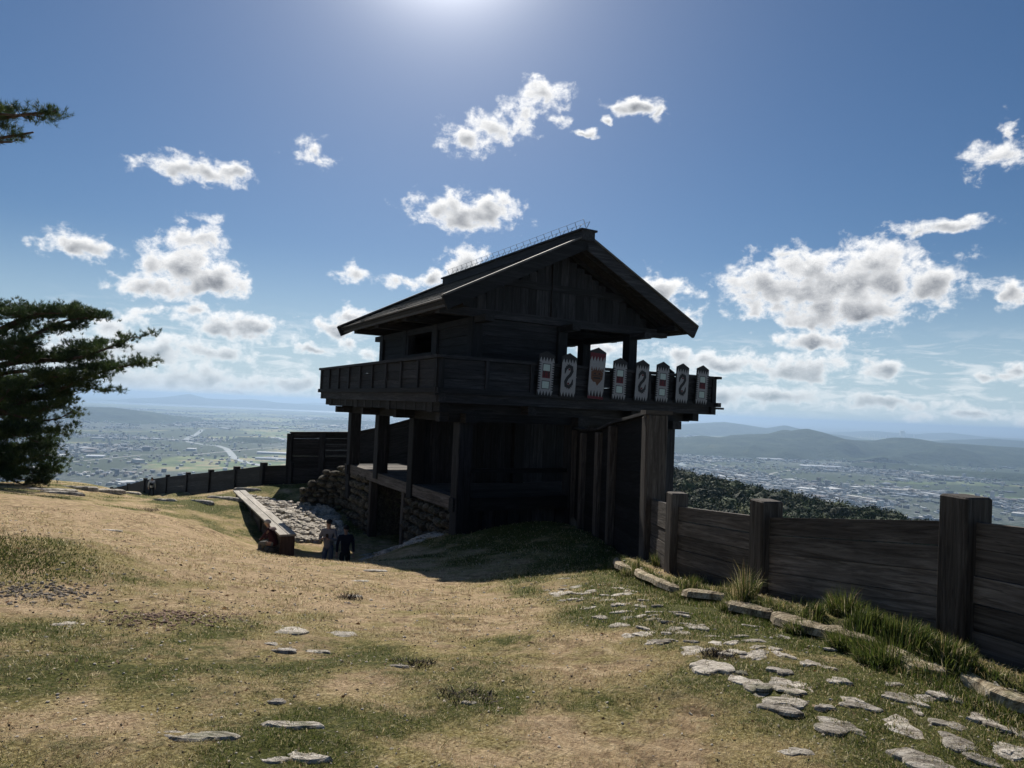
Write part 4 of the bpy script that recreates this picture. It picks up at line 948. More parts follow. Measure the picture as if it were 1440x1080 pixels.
for k in range(3):
    for rw in range(3):
        u0, u1 = cuts[k]*Lb+.01, cuts[k+1]*Lb-.01; mb = MB().beam((u0, .0, o0+dz*cuts[k]-.14-rw*.21), (u1, 0, o0+dz*cuts[k+1]-.14-rw*.21), .12, .20); mb.build('side_plank', GRAY[0], br)
for k in range(6): u = .06+k*(Lb-.2)/5; MB().cbox(u-.1, u+.1, -.14, .14, o0+dz*u/Lb-1.1, o0+dz*u/Lb-.035, .02).build('post', GRAY[2], br)
MB().box(-.10, -.035, -.22, .22, o0-1.1, o0-.035).build('end_board', mat('red_brown_timber', wood_fn(2, (.035, .02, .017), (.065, .04, .033), (.1, .065, .055))), br)

# ------------------------------------------------------------------ stones set in the ground
def lay(parent, me, x, y, rz, dz=0., name='stone', m=M_STONE, tilt=True, sc=(1, 1, 1), label=None):
    o = bpy.data.objects.new(name, me); COL.objects.link(o); o.parent = parent
    if me.materials: pass
    else: me.materials.append(m)
    g = gz([x, x+.15, x], [y, y, y+.15]); n = Vector((-(g[1]-g[0])/.15, -(g[2]-g[0])/.15, 1)).normalized()
    q = Vector((0, 0, 1)).rotation_difference(n) if tilt else Matrix.Identity(3).to_quaternion()
    from mathutils import Quaternion
    o.rotation_mode = 'QUATERNION'; o.rotation_quaternion = q @ Quaternion((0, 0, 1), rz)
    o.location = Vector((x, y, float(g[0])+dz)) - (parent.location if parent else Vector()); o.scale = sc
    if label: o['label'] = label
    return o
r = random.Random(21)
PATH = [(1005,940,36,17),(1052,962,32,16),(1105,990,38,15),(975,918,30,11),(907,893,24,7),(870,879,22,6),(845,868,18,6),(812,843,16,5),(828,856,16,5),(932,906,16,4),(1098,945,26,7),(1212,997,34,8),(1178,1026,48,17),(1268,1024,32,17),(1346,1048,34,14),
 (1285,1070,40,18),(1428,1068,30,14),(974,904,14,4),(920,871,14,5),(952,886,14,4),(870,851,15,5),(884,836,12,4),(832,832,12,4),(902,845,12,3),(792,829,13,4),(1002,896,16,4),(985,881,12,3),(960,863,12,3),(1062,926,18,5),
 (1140,935,22,6),(1180,960,24,8),(1030,905,18,4),(1090,915,18,4),(1390,1020,30,10),(1330,985,26,8),(1410,975,22,8),(1120,1065,30,9),(850,838,12,3),(925,853,12,3),(1255,965,20,6),(900,868,12,4),(845,823,10,3),(790,845,12,3),(1160,1000,18,6)]
path = empty('stone_path', (1.5, 7, float(gz(1.5, 7)))); tag(path, kind='structure')
SL = [slab_mesh('stone', 1, 1, 1, 100+i, 16, .42) for i in range(9)]
for i, (px, py, hw, hh) in enumerate(PATH):
    x, y, z = hit(px, py); d = math.hypot(x, y)
    ax = hw/FPX*d*1.0; s = max(.18, abs(z)/d); ay = min(hh/FPX*d/s, ax*1.5)
    lay(path, SL[i % 9], x, y, r.uniform(-.3, .3)+(0 if ay < ax else 0), -.004, sc=(ax*.62, max(ay, ax*.42)*.60, .011+.007*r.random()))
for i in range(85):                 # small ones between, half grown over
    u = r.random()**1.5; px = 800+u*560+r.gauss(0, 26+70*u); py = 828+u*215+r.gauss(0, 8+30*u)
    if py > 1090: continue
    x, y, z = hit(px, py)
    if float(seg_side(np.array([x]), np.array([y]), KERB)[0]) > -.2: continue
    ax = r.uniform(.045, .12); lay(path, SL[i % 9], x, y, r.uniform(0, 3), -.004, sc=(ax, ax*r.uniform(.5, .9), .009+.006*r.random()))
LOOSE = [(410,887,22,8),(475,891,28,7),(398,915,20,4),(445,918,16,4),(505,817,12,4),(530,802,14,4),(495,838,14,4),(387,989,16,5),(410,1024,38,7),(276,1036,46,9),(430,1070,30,8),(92,878,14,4),(380,906,12,3),(660,990,12,3),(150,745,14,2),(560,938,14,4),(385,1075,20,6)]
rw = ['pale flat stone', 'flat lichen-spotted stone', 'cracked flat stone', 'small pale stone']
where = ['left of centre, in thin grass', 'mid-slope, widest of the flat ones left of centre', 'below the pair in thin grass left of centre', 'right of the widest flat one left of centre', 'near the shadow edge of the tower, the lower one', 'at the very edge of the tower shadow', 'beside a dark twig clump below the tower shadow',
 'small one above the wide bedded stone at lower centre left', 'wide and bedded, at lower centre left', 'broad and sandy, at lower left', 'cut by the bottom edge of the photo', 'far left, under the grassy hump', 'narrow, beside the flat stone left of centre', 'small, by the dark rut at lower centre', 'small, on the far sandy track at left', 'small, beside the dark rut at centre', 'at the bottom edge, left of the cut one']
for i, (px, py, hw, hh) in enumerate(LOOSE):
    x, y, z = hit(px, py); d = math.hypot(x, y); s = abs(z)/d; ax = hw/FPX*d
    me = slab_mesh('flat_stone', ax, max(ax*.45, min(hh/FPX*d/max(s, .18), ax*1.3)), .026, 300+i, 14, .3); me.materials.append(M_STONE)
    o = bpy.data.objects.new('flat_stone', me); COL.objects.link(o); o.location = (x, y, z-.019); o.rotation_euler = (-.17, 0, 0)
    tag(o, rw[i % 4]+' '+where[i], 'stone', 'flat stones bedded in the slope')
# low outcrops on the brow at left and between the walker and the barrier
OUT = [(66,689,30,'leftmost low rock ledge on the brow, under the pine'),(110,687,26,'flat rock ledge on the brow right of the pine'),(140,690,24,'rock ledge at the right end of the brow'),(86,694,20,'small rock below the ledges on the brow'),(285,706,16,'low rock in grass right of the walker'),(318,701,22,'low rock ledge just left of the barrier end'),(350,690,18,'rock beyond the far end of the barrier'),(180,694,16,'rock by the walker, left side'),(232,704,14,'small rock below the walker')]
for i, (px, py, hw, lb) in enumerate(OUT):
    x, y, z = hit(px, py); d = math.hypot(x, y); ax = hw/FPX*d
    me = slab_mesh('rock_ledge', ax, ax*.5, .13, 500+i, 18, .3); me.materials.append(M_STONE); o = bpy.data.objects.new('rock_ledge', me); COL.objects.link(o); o.location = (x, y, z-.06); o.rotation_euler = (-.11, 0, .2*math.sin(i))
    tag(o, lb, 'rock', 'low rock ledges on the brow')
# kerb of long slabs under the fence
M_KERB = mat('worn_kerb_stone', m_stone((.16, .12, .075), (.42, .34, .23), (.70, .61, .46), .8), rough=.9, spec=.15)
kerb = empty('stone_kerb', (*KERB[2], float(gz(*KERB[2])))); tag(kerb, kind='structure')
L = [0]
for p, q in zip(KERB[:-1], KERB[1:]): L.append(L[-1]+math.dist(p, q))
s = .4; i = 0
while s < L[-1]-.3:
    ln = r.uniform(.7, 1.5); x = np.interp(s+ln/2, L, [p[0] for p in KERB]); y = np.interp(s+ln/2, L, [p[1] for p in KERB])
    x2 = np.interp(s+ln/2+.1, L, [p[0] for p in KERB]); y2 = np.interp(s+ln/2+.1, L, [p[1] for p in KERB]); an = math.atan2(y2-y, x2-x)
    me = slab_mesh('kerb_stone', ln*.60, r.uniform(.25, .33), .05, 700+i, 18, .2); me.materials.append(M_KERB)
    o = bpy.data.objects.new('kerb_stone', me); COL.objects.link(o); o.parent = kerb; nx, ny = math.sin(an), -math.cos(an)
    xx_, yy2 = x+nx*.19, y+ny*.19; o.location = Vector((xx_, yy2, float(gz(x+nx*.32, y+ny*.32))-.062+r.uniform(-.010, .010)))-kerb.location; g1, g0 = float(gz(x2, y2)), float(gz(x, y))
    o.rotation_euler = (r.uniform(-.06, .06), -math.atan2(float(gz(x+math.cos(an)*.4+nx*.32, y+math.sin(an)*.4+ny*.32))-float(gz(x-math.cos(an)*.4+nx*.32, y-math.sin(an)*.4+ny*.32)), .8), an)
    s += ln+r.uniform(-.02, .08); i += 1
# cobbled slope left of the tower
cob = empty('cobbled_slope', (-9, 30, float(gz(-9, 30)))); tag(cob, kind='structure')
quad = [at(352, 700, 33), at(470, 716, 31.5), at(497, 744, 26.5), at(412, 752, 25.2)]
CO = [slab_mesh('cobble', 1, 1, 1, 900+i, 10, .25) for i in range(6)]
P0, P1, P2, P3 = [np.array(p[:2]) for p in quad]; n = 0; rows = 24
for a in range(rows):
    u = (a+.5)/rows; A0 = P0+(P3-P0)*u; B0 = P1+(P2-P1)*u; m_ = 13
    for b in range(m_):
        if n >= 296: break
        v = (b+r.uniform(.2, .8))/m_; p = A0+(B0-A0)*v+np.array([r.uniform(-.1, .1), r.uniform(-.12, .12)])
        lay(cob, CO[n % 6], p[0], p[1], r.uniform(0, 3.1), -.02, 'cobble', sc=(r.uniform(.15, .26), r.uniform(.11, .19), r.uniform(.07, .19))); n += 1
# steps and rocks in the shade in front of the passage
for i in range(26):
    px, py = r.uniform(500, 640), r.uniform(748, 790); x, y = at(px, py, r.uniform(21, 25))[:2]
    lay(cob, SL[i % 9], x, y, r.uniform(0, 3), -.03, 'stone', sc=(r.uniform(.2, .45), r.uniform(.15, .3), r.uniform(.05, .12)))

# ------------------------------------------------------------------ gravel, clods, grass, straw
def scatter(n, rmin, rmax, a0=-40, a1=40, power=1.0):
    a = np.radians(rng.uniform(a0, a1, n)); rr_ = rmin*(rmax/rmin)**rng.random(n); return rr_*np.sin(a), rr_*np.cos(a)
def pebbles(name, x, y, size, m, seed=0):
    n = len(x); z = gz(x, y); v, f = ico(0); A = rng.uniform(0, 6.28, n); s = size*rng.uniform(.5, 1.6, n)
    sc = np.stack([s, s*rng.uniform(.5, 1, n), s*rng.uniform(.35, .8, n)], 1); P = v[None]*sc[:, None]*rng.uniform(.75, 1.25, (n, 12, 1))
    c, q = np.cos(A)[:, None], np.sin(A)[:, None]
    V = np.stack([P[..., 0]*c-P[..., 1]*q+x[:, None], P[..., 0]*q+P[..., 1]*c+y[:, None], P[..., 2]+(z+s*.15)[:, None]], -1).reshape(-1, 3)
    F = (np.arange(n)[:, None, None]*12+f[None]).reshape(-1, 3)
    tag(link(name, npmesh(name, V, F, False), m), kind='stuff')
M_PEB = flat('reddish_gravel', (.24, .155, .11), .9); M_CLOD = flat('dark_clods', (.05, .038, .03), .95)
gxx, gyy, _z = hit(238, 868); k = rng.normal(size=(420, 2))*(.24, .26); pebbles('gravel', gxx+k[:, 0]+k[:, 1]*.1, gyy+k[:, 1], .014, M_PEB)
hx, hy, _z = hit(45, 835); k = rng.normal(size=(420, 2))*(.34, .26); pebbles('gravel', hx+k[:, 0], hy+k[:, 1], .017, flat('grey_scree', (.20, .165, .13), .9))
x, y = scatter(5000, 2.8, 16); k = fbm(x, y, .8, 3, 61) > .5; x, y = x[k], y[k]; pebbles('pebbles', x, y, .006*np.ones(len(x))*np.clip(np.hypot(x, y)/5, .7, 2), M_CLOD)
x, y = scatter(1500, 2.8, 20); pebbles('pebbles', x, y, .009*np.clip(np.hypot(x, y)/5, .7, 2), flat('pale_pebbles', (.5, .44, .36), .9))
def blades(name, x, y, ln, wd, cols, lean=.5, flatness=0., zoff=-.004, heading=None):
    n = len(x); z = gz(x, y)+zoff; A = rng.uniform(0, 2*math.pi, n) if heading is None else heading; B = rng.uniform(0, 2*math.pi, n)
    L_ = ln*rng.uniform(.55, 1.35, n); tilt = np.abs(rng.normal(0, lean, n))+flatness; tilt = np.clip(tilt, 0, 1.5)
    hx_, hy_ = np.cos(A), np.sin(A); wx, wy = -np.sin(B)*wd, np.cos(B)*wd
    midr, midz = np.sin(tilt*.5)*L_*.55, np.cos(tilt*.5)*L_*.55; tr, tz = midr+np.sin(np.minimum(tilt*1.5, 1.55))*L_*.45, midz+np.cos(np.minimum(tilt*1.5, 1.62))*L_*.45
    base = np.stack([x, y, z], 1); W_ = np.stack([wx, wy, np.zeros(n)], 1)
    mid = base+np.stack([hx_*midr, hy_*midr, midz], 1); tip = base+np.stack([hx_*tr, hy_*tr, tz+.003], 1)
    V = np.stack([base-W_, base+W_, mid+W_*.75, mid-W_*.75, tip], 1).reshape(-1, 3); i = np.arange(n)[:, None]*5
    F = np.concatenate([i+np.array([0, 1, 2]), i+np.array([0, 2, 3]), i+np.array([3, 2, 4])])
    tag(link(name, npmesh(name, V, F, False, dict(tint=np.repeat(cols, 5, 0))), M_BLADE), kind='stuff')
def gcol(n, g, dry=.4):
    G = np.array([(.055, .085, .018), (.10, .13, .028), (.14, .155, .04), (.035, .055, .014)])[rng.integers(0, 4, n)]
    D = np.array([(.36, .29, .14), (.50, .42, .24), (.24, .18, .09), (.60, .53, .34)])[rng.integers(0, 4, n)]
    k = (rng.random(n) < np.clip(dry*(1.25-g), .04, .97))[:, None]; return np.where(k, D, G)*rng.uniform(.7, 1.25, (n, 1))
# short turf, thick where it is green
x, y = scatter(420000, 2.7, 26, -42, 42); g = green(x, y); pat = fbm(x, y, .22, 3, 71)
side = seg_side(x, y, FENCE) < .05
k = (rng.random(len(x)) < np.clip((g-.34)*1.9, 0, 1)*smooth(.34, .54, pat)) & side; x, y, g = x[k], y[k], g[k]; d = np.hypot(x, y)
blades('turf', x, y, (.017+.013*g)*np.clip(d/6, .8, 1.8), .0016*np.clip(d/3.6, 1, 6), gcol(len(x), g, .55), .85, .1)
# dry straw lying about
x, y = scatter(150000, 2.7, 20, -42, 42); g = green(x, y); k = (rng.random(len(x)) < smooth(.40, .62, fbm(x, y, .5, 4, 88))*.8+.05) & (seg_side(x, y, FENCE) < .05); x, y = x[k], y[k]; d = np.hypot(x, y)
blades('straw', x, y, .03*np.clip(d/5, .8, 1.8), .0013*np.clip(d/3.6, 1, 5), gcol(len(x), np.zeros(len(x)), .9), .3, .95, 0.0)
hx, hy, _z = hit(-10, 785); k = rng.normal(size=(9000, 2))*(.55, .42); x, y = hx+k[:, 0], hy+k[:, 1]
blades('low_scrub', x, y,   .024*np.ones(9000), .005, gcol(9000, np.full(9000, .85), .3)*.85, .7)
# distant sparse grass near the barrier and the far fence
x, y = scatter(60000, 18, 60, -40, -3); g = green(x, y)+.25*smooth(24, 34, y); k = rng.random(len(x)) < np.clip((g-.35)*1.2, 0, 1); x, y, g = x[k], y[k], g[k]
blades('rough_grass', x, y, .06, .008, gcol(len(x), g*.6, .55), .5)
# fallen leaves and twigs
n = 700; x, y = scatter(n, 2.8, 14); z = gz(x, y)+.006; a = rng.uniform(0, 6.28, n); L_ = rng.uniform(.009, .02, n)*np.clip(np.hypot(x, y)/5, .8, 1.8)
e1 = np.stack([np.cos(a)*L_, np.sin(a)*L_, rng.normal(0, .25, n)*L_], 1); e2 = np.stack([-np.sin(a)*L_*.5, np.cos(a)*L_*.5, rng.normal(0, .3, n)*L_], 1); c = np.stack([x, y, z], 1)
V = np.stack([c-e1, c-e2, c+e1, c+e2], 1).reshape(-1, 3); cl_ = np.array([(.10, .05, .025), (.20, .11, .05), (.05, .035, .025), (.30, .2, .1)])[rng.integers(0, 4, n)]
tag(link('fallen_leaves', npmesh('fallen_leaves', V, np.arange(4*n).reshape(-1, 4), False, dict(tint=np.repeat(cl_, 4, 0))), M_BLADE), kind='stuff')
n = 500; x, y = scatter(n, 2.8, 12); blades('dry_stalks', x, y, .09*np.ones(n), .0016, gcol(n, np.zeros(n), .97), .2, 1.15, .006)
# long grass on the kerb edge
def along(n, line, s0, s1, off, spread):
    L = [0]
    for p, q in zip(line[:-1], line[1:]): L.append(L[-1]+math.dist(p, q))
    s = rng.uniform(s0, s1, n) if not isinstance(s0, np.ndarray) else s0; x = np.interp(s, L, [p[0] for p in line]); y = np.interp(s, L, [p[1] for p in line])
    o = rng.normal(off, spread, n); return x+o, y+o*.25, s
n = 30000; x, y, s = along(n, KERB, 2.2, 12.6, -.10, .10); k = fbm(s, s*0+3, .7, 3, 13) > .40; x, y = x[k], y[k]
blades('kerb_grass', x, y, .062*np.ones(len(x)), .0028, gcol(len(x), np.full(len(x), .8), .45), .7, .1)
n = 9000; x, y, s = along(n, FENCE, 2.2, 12.8, -.13, .06); k = fbm(s, s*0+9, .5, 3, 14) > .5; x, y = x[k], y[k]
blades('fence_foot_grass', x, y, .10*np.ones(len(x)), .0025, gcol(len(x), np.full(len(x), .7), .5), .6)
# bigger clumps one can point at
def clump(px, py, R, ln, n, label, dry=.35, lean=.55, wd=.0035, yy=None):
    x0, y0, z0 = hit(px, py) if yy is None else (*at(px, py, yy)[:2], 0)
    z0 = float(gz(x0, y0)); a = rng.uniform(0, 6.28, n); q = R*np.sqrt(rng.random(n)); x, y = x0+q*np.cos(a), y0+q*np.sin(a)
    before = set(bpy.data.objects.keys()); blades('grass_clump', x, y, ln*np.ones(n)*(1-.4*q/R), wd, gcol(n, np.full(n, .8), dry), lean, 0, heading=a+rng.normal(0, .5, n))
    o = [bpy.data.objects[k] for k in bpy.data.objects.keys() if k not in before][0]; del o['kind']
    me = o.data; co = np.empty(len(me.vertices)*3, np.float32); me.vertices.foreach_get('co', co); co = co.reshape(-1, 3)-np.array([x0, y0, z0]); me.vertices.foreach_set('co', co.astype(np.float32).ravel()); o.location = (x0, y0, z0)
    tag(o, label, 'grass clump', 'taller grass clumps by the fence and kerb')
clump(1045, 836, .15, .38, 300, 'tall arching grass clump against the middle fence post', .75, .8, .0028)
clump(930, 800, .14, .30, 600, 'bright grass clump at the foot of the far low-fence post', .2, .5)
clump(1190, 868, .16, .26, 700, 'dark green grass clump on the fence panel between the two nearest posts', .25, .6)
clump(1335, 893, .17, .20, 700, 'low green grass clump at the foot of the nearest fence post', .2, .6)
clump(1255, 935, .26, .20, 2400, 'dense dark tussock spilling over the kerb below the nearest post', .15, .7)
clump(1205, 915, .22, .20, 1800, 'bright green tussock on the kerb left of the dense dark one', .15, .7)
clump(1325, 950, .2, .15, 1400, 'leafy low tussock on the kerb at right, before the dry stalks', .4, .7)
clump(1130, 890, .16, .15, 900, 'mossy tussock hanging over the kerb at its middle', .25, .7)
clump(965, 845, .15, .16, 600, 'small tussock at the far part of the kerb', .3, .6)
clump(885, 812, .14, .2, 500, 'dry brown tussock at the far end of the kerb', .8, .5)
clump(1030, 862, .14, .14, 600, 'small dark tussock on the kerb, left of its middle', .3, .6)
def dark_clump(px, py, R, lb, n=260, ln=.10):
    x0, y0, z0 = hit(px, py); mb = MB()
    for k in range(n):
        a = r.uniform(0, 6.28); q = R*math.sqrt(r.random()); p = Vector((q*math.cos(a), q*math.sin(a)*.7, .0)); e = p+Vector((r.gauss(0, .6), r.gauss(0, .6), abs(r.gauss(0, .45))+.05))*ln
        b = len(mb.v); w = Vector((r.uniform(-1, 1), r.uniform(-1, 1), 0))*.006; mb.v += [tuple(p-w), tuple(p+w), tuple(e)]; mb.f.append((b, b+1, b+2))
    o = mb.build('twig_clump', M_CLOD); o.location = (x0, y0, z0); tag(o, lb, 'twigs', 'dark twig and litter clumps')
dark_clump(492, 843, .17, 'dark spiky twig clump below the tower shadow left of centre', ln=.12)
dark_clump(206, 718, .45, 'dark mat of litter on the sandy brow below the walker', 500, .16)
dark_clump(582, 938, .16, 'dark litter clump in a rut at centre', ln=.06); dark_clump(655, 985, .2, 'dark litter streak at lower centre', ln=.05)
dark_clump(1010, 925, .12, 'dry litter tuft at the left edge of the stone path', ln=.06)

# ------------------------------------------------------------------ pines
def needle_mesh(tufts, ln, nper, wd):
    T = np.array([q[0] for q in tufts]); D = np.array([q[1] for q in tufts]); n = len(T)
    d = D[:, None]*.75+rng.normal(size=(n, nper, 3))*.62; d[..., 2] += .25; d /= np.linalg.norm(d, axis=2)[..., None]
    base = T[:, None]+rng.normal(size=(n, nper, 3))*ln*.16; tip = base+d*ln*rng.uniform(.7, 1.2, (n, nper, 1))
    s = np.cross(d, rng.normal(size=(n, nper, 3))); s /= np.linalg.norm(s, axis=2)[..., None]; s *= wd
    V = np.stack([base-s, base+s, tip], 2).reshape(-1, 3); return V, np.arange(len(V)).reshape(-1, 3)
def pine(name, base, trunk, limbs, label, ln, nper, wd, spread, tuft_step, seed, pad=1.0, dense=1.0):
    """limbs: list of (start, tip, droop, density) in metres relative to the base"""
    rr_ = random.Random(seed); o = empty(name, base, label=label, cat='pine tree')
    MB().tube([p for p, _ in trunk], [q for _, q in trunk], 10).build('trunk', M_BARK, o, True); tufts = []
    for st, tip, droop, k in limbs:
        st, tip = Vector(st), Vector(tip); Lm = (tip-st).length; N = max(5, int(Lm/.5)); pts = []
        for i in range(N+1):
            u = i/N; p = st.lerp(tip, u); p.z += -droop*math.sin(math.pi*u)+.22*spread*math.sin(u*6+seed+st.z*3); p.x += .10*math.sin(u*7+tip.x); p.y += .12*math.cos(u*6+tip.y); pts.append(p)
        r0 = .03+.016*Lm; lm = MB().tube(pts, [max(.012, r0*(1-.85*i/N)) for i in range(N+1)], 6).build('limb', M_BARK, o, True)
        twg = MB()
        for i in range(1, N+1):
            u = i/N
            if u < .18 or rr_.random() > .92: continue
            dirv = (pts[i]-pts[i-1]).normalized(); az0 = math.atan2(dirv.y, dirv.x)
            for _ in range(max(1, int(round(2.3*k*pad)))):
                a = az0+rr_.choice((-1, 1))*rr_.uniform(.1, 1.5); sl_ = spread*rr_.uniform(.25, 1.1)*(1.15-.6*u); h = Vector((math.cos(a), math.sin(a), rr_.uniform(-.12, .5)))
                s0 = pts[i-1].lerp(pts[i], rr_.random()); e = s0+h*sl_; md = s0.lerp(e, .5)+Vector((rr_.gauss(0, .05), rr_.gauss(0, .05), -.08*sl_)); twg.tube([s0, md, e], [.018, .012, .007], 3)
                R_ = spread*rr_.uniform(.24, .46)                 # a flattened cushion of shoots round the twig's end
                for j in range(int(30*(R_/(spread*.35))**2*(spread/1.15)**.3*dense)):
                    q = Vector((rr_.gauss(0, .5), rr_.gauss(0, .5), rr_.gauss(0, .22)+.1)); c_ = e+q*R_
                    tufts.append((tuple(c_), tuple(Vector((q.x*.9, q.y*.9, .55+abs(q.z))).normalized())))
                for j in range(3): tufts.append((tuple(s0.lerp(e, rr_.random())), tuple((h+Vector((0, 0, .6))).normalized())))
        tw_ = twg.build('twigs', M_BARK, o); tw_['kind'] = 'stuff'
    V, F = needle_mesh(tufts, ln, nper, wd); c = link('crown', npmesh('crown', V, F), M_NEEDLE, o); c['kind'] = 'stuff'; return o
# big leaning pine at the left edge: trunk out of the frame, limbs reaching in
TD = 29.0
b0 = np.array(at(-30, 690, TD)); b0[2] = float(gz(b0[0], b0[1]))
def rel(px, py, d): return tuple(np.array(at(px, py, d))-b0)
trunk = [((0, 0, -.3), .34), (rel(-32, 640, TD), .30), (rel(-24, 580, TD), .26), (rel(-34, 520, TD), .21), (rel(-20, 470, TD), .15), (rel(-26, 440, TD), .10), (rel(-22, 425, TD), .05)]
lim = []
for (sx, sy, tx, ty, dd, dr, k) in [(-20,560,198,514,-.4,.25,1.3),(-22,548,165,512,1.1,.15,1.1),(-24,545,150,545,.6,.05,.8),(-24,520,184,472,-.8,.3,1.1),(-24,515,150,478,1.4,.2,1.1),(-24,500,135,488,.2,.1,.9),(-22,480,146,444,-.2,.15,1.1),(-22,470,118,432,.8,.1,1.3),(-22,465,112,428,-1.,.1,1.1),
      (-22,450,60,436,.3,0,1.2),(-22,440,12,430,.6,0,1.),(-22,450,30,432,-1.2,.0,1.),(-24,500,60,470,2,.1,1.2),(-24,510,50,480,-2,.1,1.2),(-24,530,100,520,-1.6,.1,1.2),(-24,540,80,528,1.9,.1,1.2),(-26,560,106,560,.2,.05,.9),(-26,575,90,568,1.4,.0,1.2),(-28,585,70,575,-1.3,0,1.2),(-28,590,102,578,.8,.1,.6),
      (-28,600,62,600,.3,.0,1.4),(-28,610,58,616,-1,.0,1.4),(-30,615,95,606,1.,.15,.9),(-30,630,66,634,.6,.0,1.5),(-30,640,70,648,-.6,0,1.5),(-30,650,58,640,1.4,0,1.4),(-32,655,60,662,.1,.0,1.6),(-32,662,62,672,.8,0,1.5),(-32,665,48,676,-.5,0,1.5),(-30,640,20,640,1.2,0,1.4),(-30,620,20,610,-1.2,0,1.4),(-26,590,25,580,1.8,0,1.4),(-26,570,20,550,-1.8,0,1.4),(-26,550,30,540,1,0,1.2)]:
    lim.append((rel(sx, sy, TD), rel(tx, ty, TD+dd), dr, k))
for sx, sy, tx, ty, dd in [(-34,560,-190,520,1),(-34,520,-180,480,-1),(-34,600,-150,590,1),(-34,500,-130,460,0),(-34,640,-130,640,-1),(-30,450,-90,430,.5)]: lim.append((rel(sx, sy, TD), rel(tx, ty, TD+dd), .1, 1))
pine('pine_tree', tuple(b0), trunk, lim, 'large dark pine with layered limbs at the left edge of the brow', .15, 15, .0105, 1.05, .19, 5, 1.0, .85)
TD = 12.5; b0 = np.array(at(-330, 700, TD)); b0[2] = float(gz(b0[0], b0[1]))
trunk = [((0, 0, -.3), .24), (rel(-335, 500, TD), .21), (rel(-320, 350, TD), .18), (rel(-330, 200, TD), .13), (rel(-325, 80, TD), .07), (rel(-325, 20, TD), .03)]
lim = [(rel(-328, 215, TD), rel(78, 158, TD), .12, 1.2), (rel(-328, 230, TD), rel(48, 190, TD+.4), .1, .8), (rel(-328, 200, TD), rel(30, 160, TD-.3), .0, 1.3), (rel(-328, 190, TD), rel(10, 150, TD+.6), 0, 1.2), (rel(-328, 225, TD), rel(18, 204, TD-.2), 0, .7),
       (rel(-325, 120, TD), rel(-140, 80, TD+.6), 0, 1), (rel(-325, 100, TD), rel(-480, 70, TD), 0, 1), (rel(-325, 300, TD), rel(-500, 260, TD+1), 0, 1), (rel(-325, 40, TD), rel(-260, 10, TD), 0, 1), (rel(-325, 330, TD), rel(-160, 320, TD-.5), .1, 1)]
pine('pine_tree', tuple(b0), trunk, lim, 'nearer pine whose single branch tip enters at the upper left edge', .10, 20, .0040, .46, .10, 9, 1.2, .7)

# ------------------------------------------------------------------ people
M_SKIN = flat('skin', (.42, .26, .19), .6); M_HAIR = flat('dark_hair', (.02, .016, .014), .6)
def skinned(name, chains, m, parent, sub_=1):
    """chains: list of [(x,y,z,radius),...]; a chain starting at an existing joint shares it"""
    V = []; R_ = []; E = []; idx = {}
    for ch in chains:
        prev = None
        for (x, y, z, rd) in ch:
            k = (round(x, 4), round(y, 4), round(z, 4))
            if k not in idx: idx[k] = len(V); V.append((x, y, z)); R_.append(rd)
            i = idx[k]
            if prev is not None and prev != i: E.append((prev, i))
            prev = i
    me = bpy.data.meshes.new(name); me.from_pydata(V, E, []); me.update(); o = link(name, me, m, parent)
    o.modifiers.new('skin', 'SKIN')
    for i, q in enumerate(R_): me.skin_vertices[0].data[i].radius = (q, q)
    me.skin_vertices[0].data[0].use_root = True
    mo = o.modifiers.new('sub', 'SUBSURF'); mo.levels = sub_; mo.render_levels = sub_+1
    return o
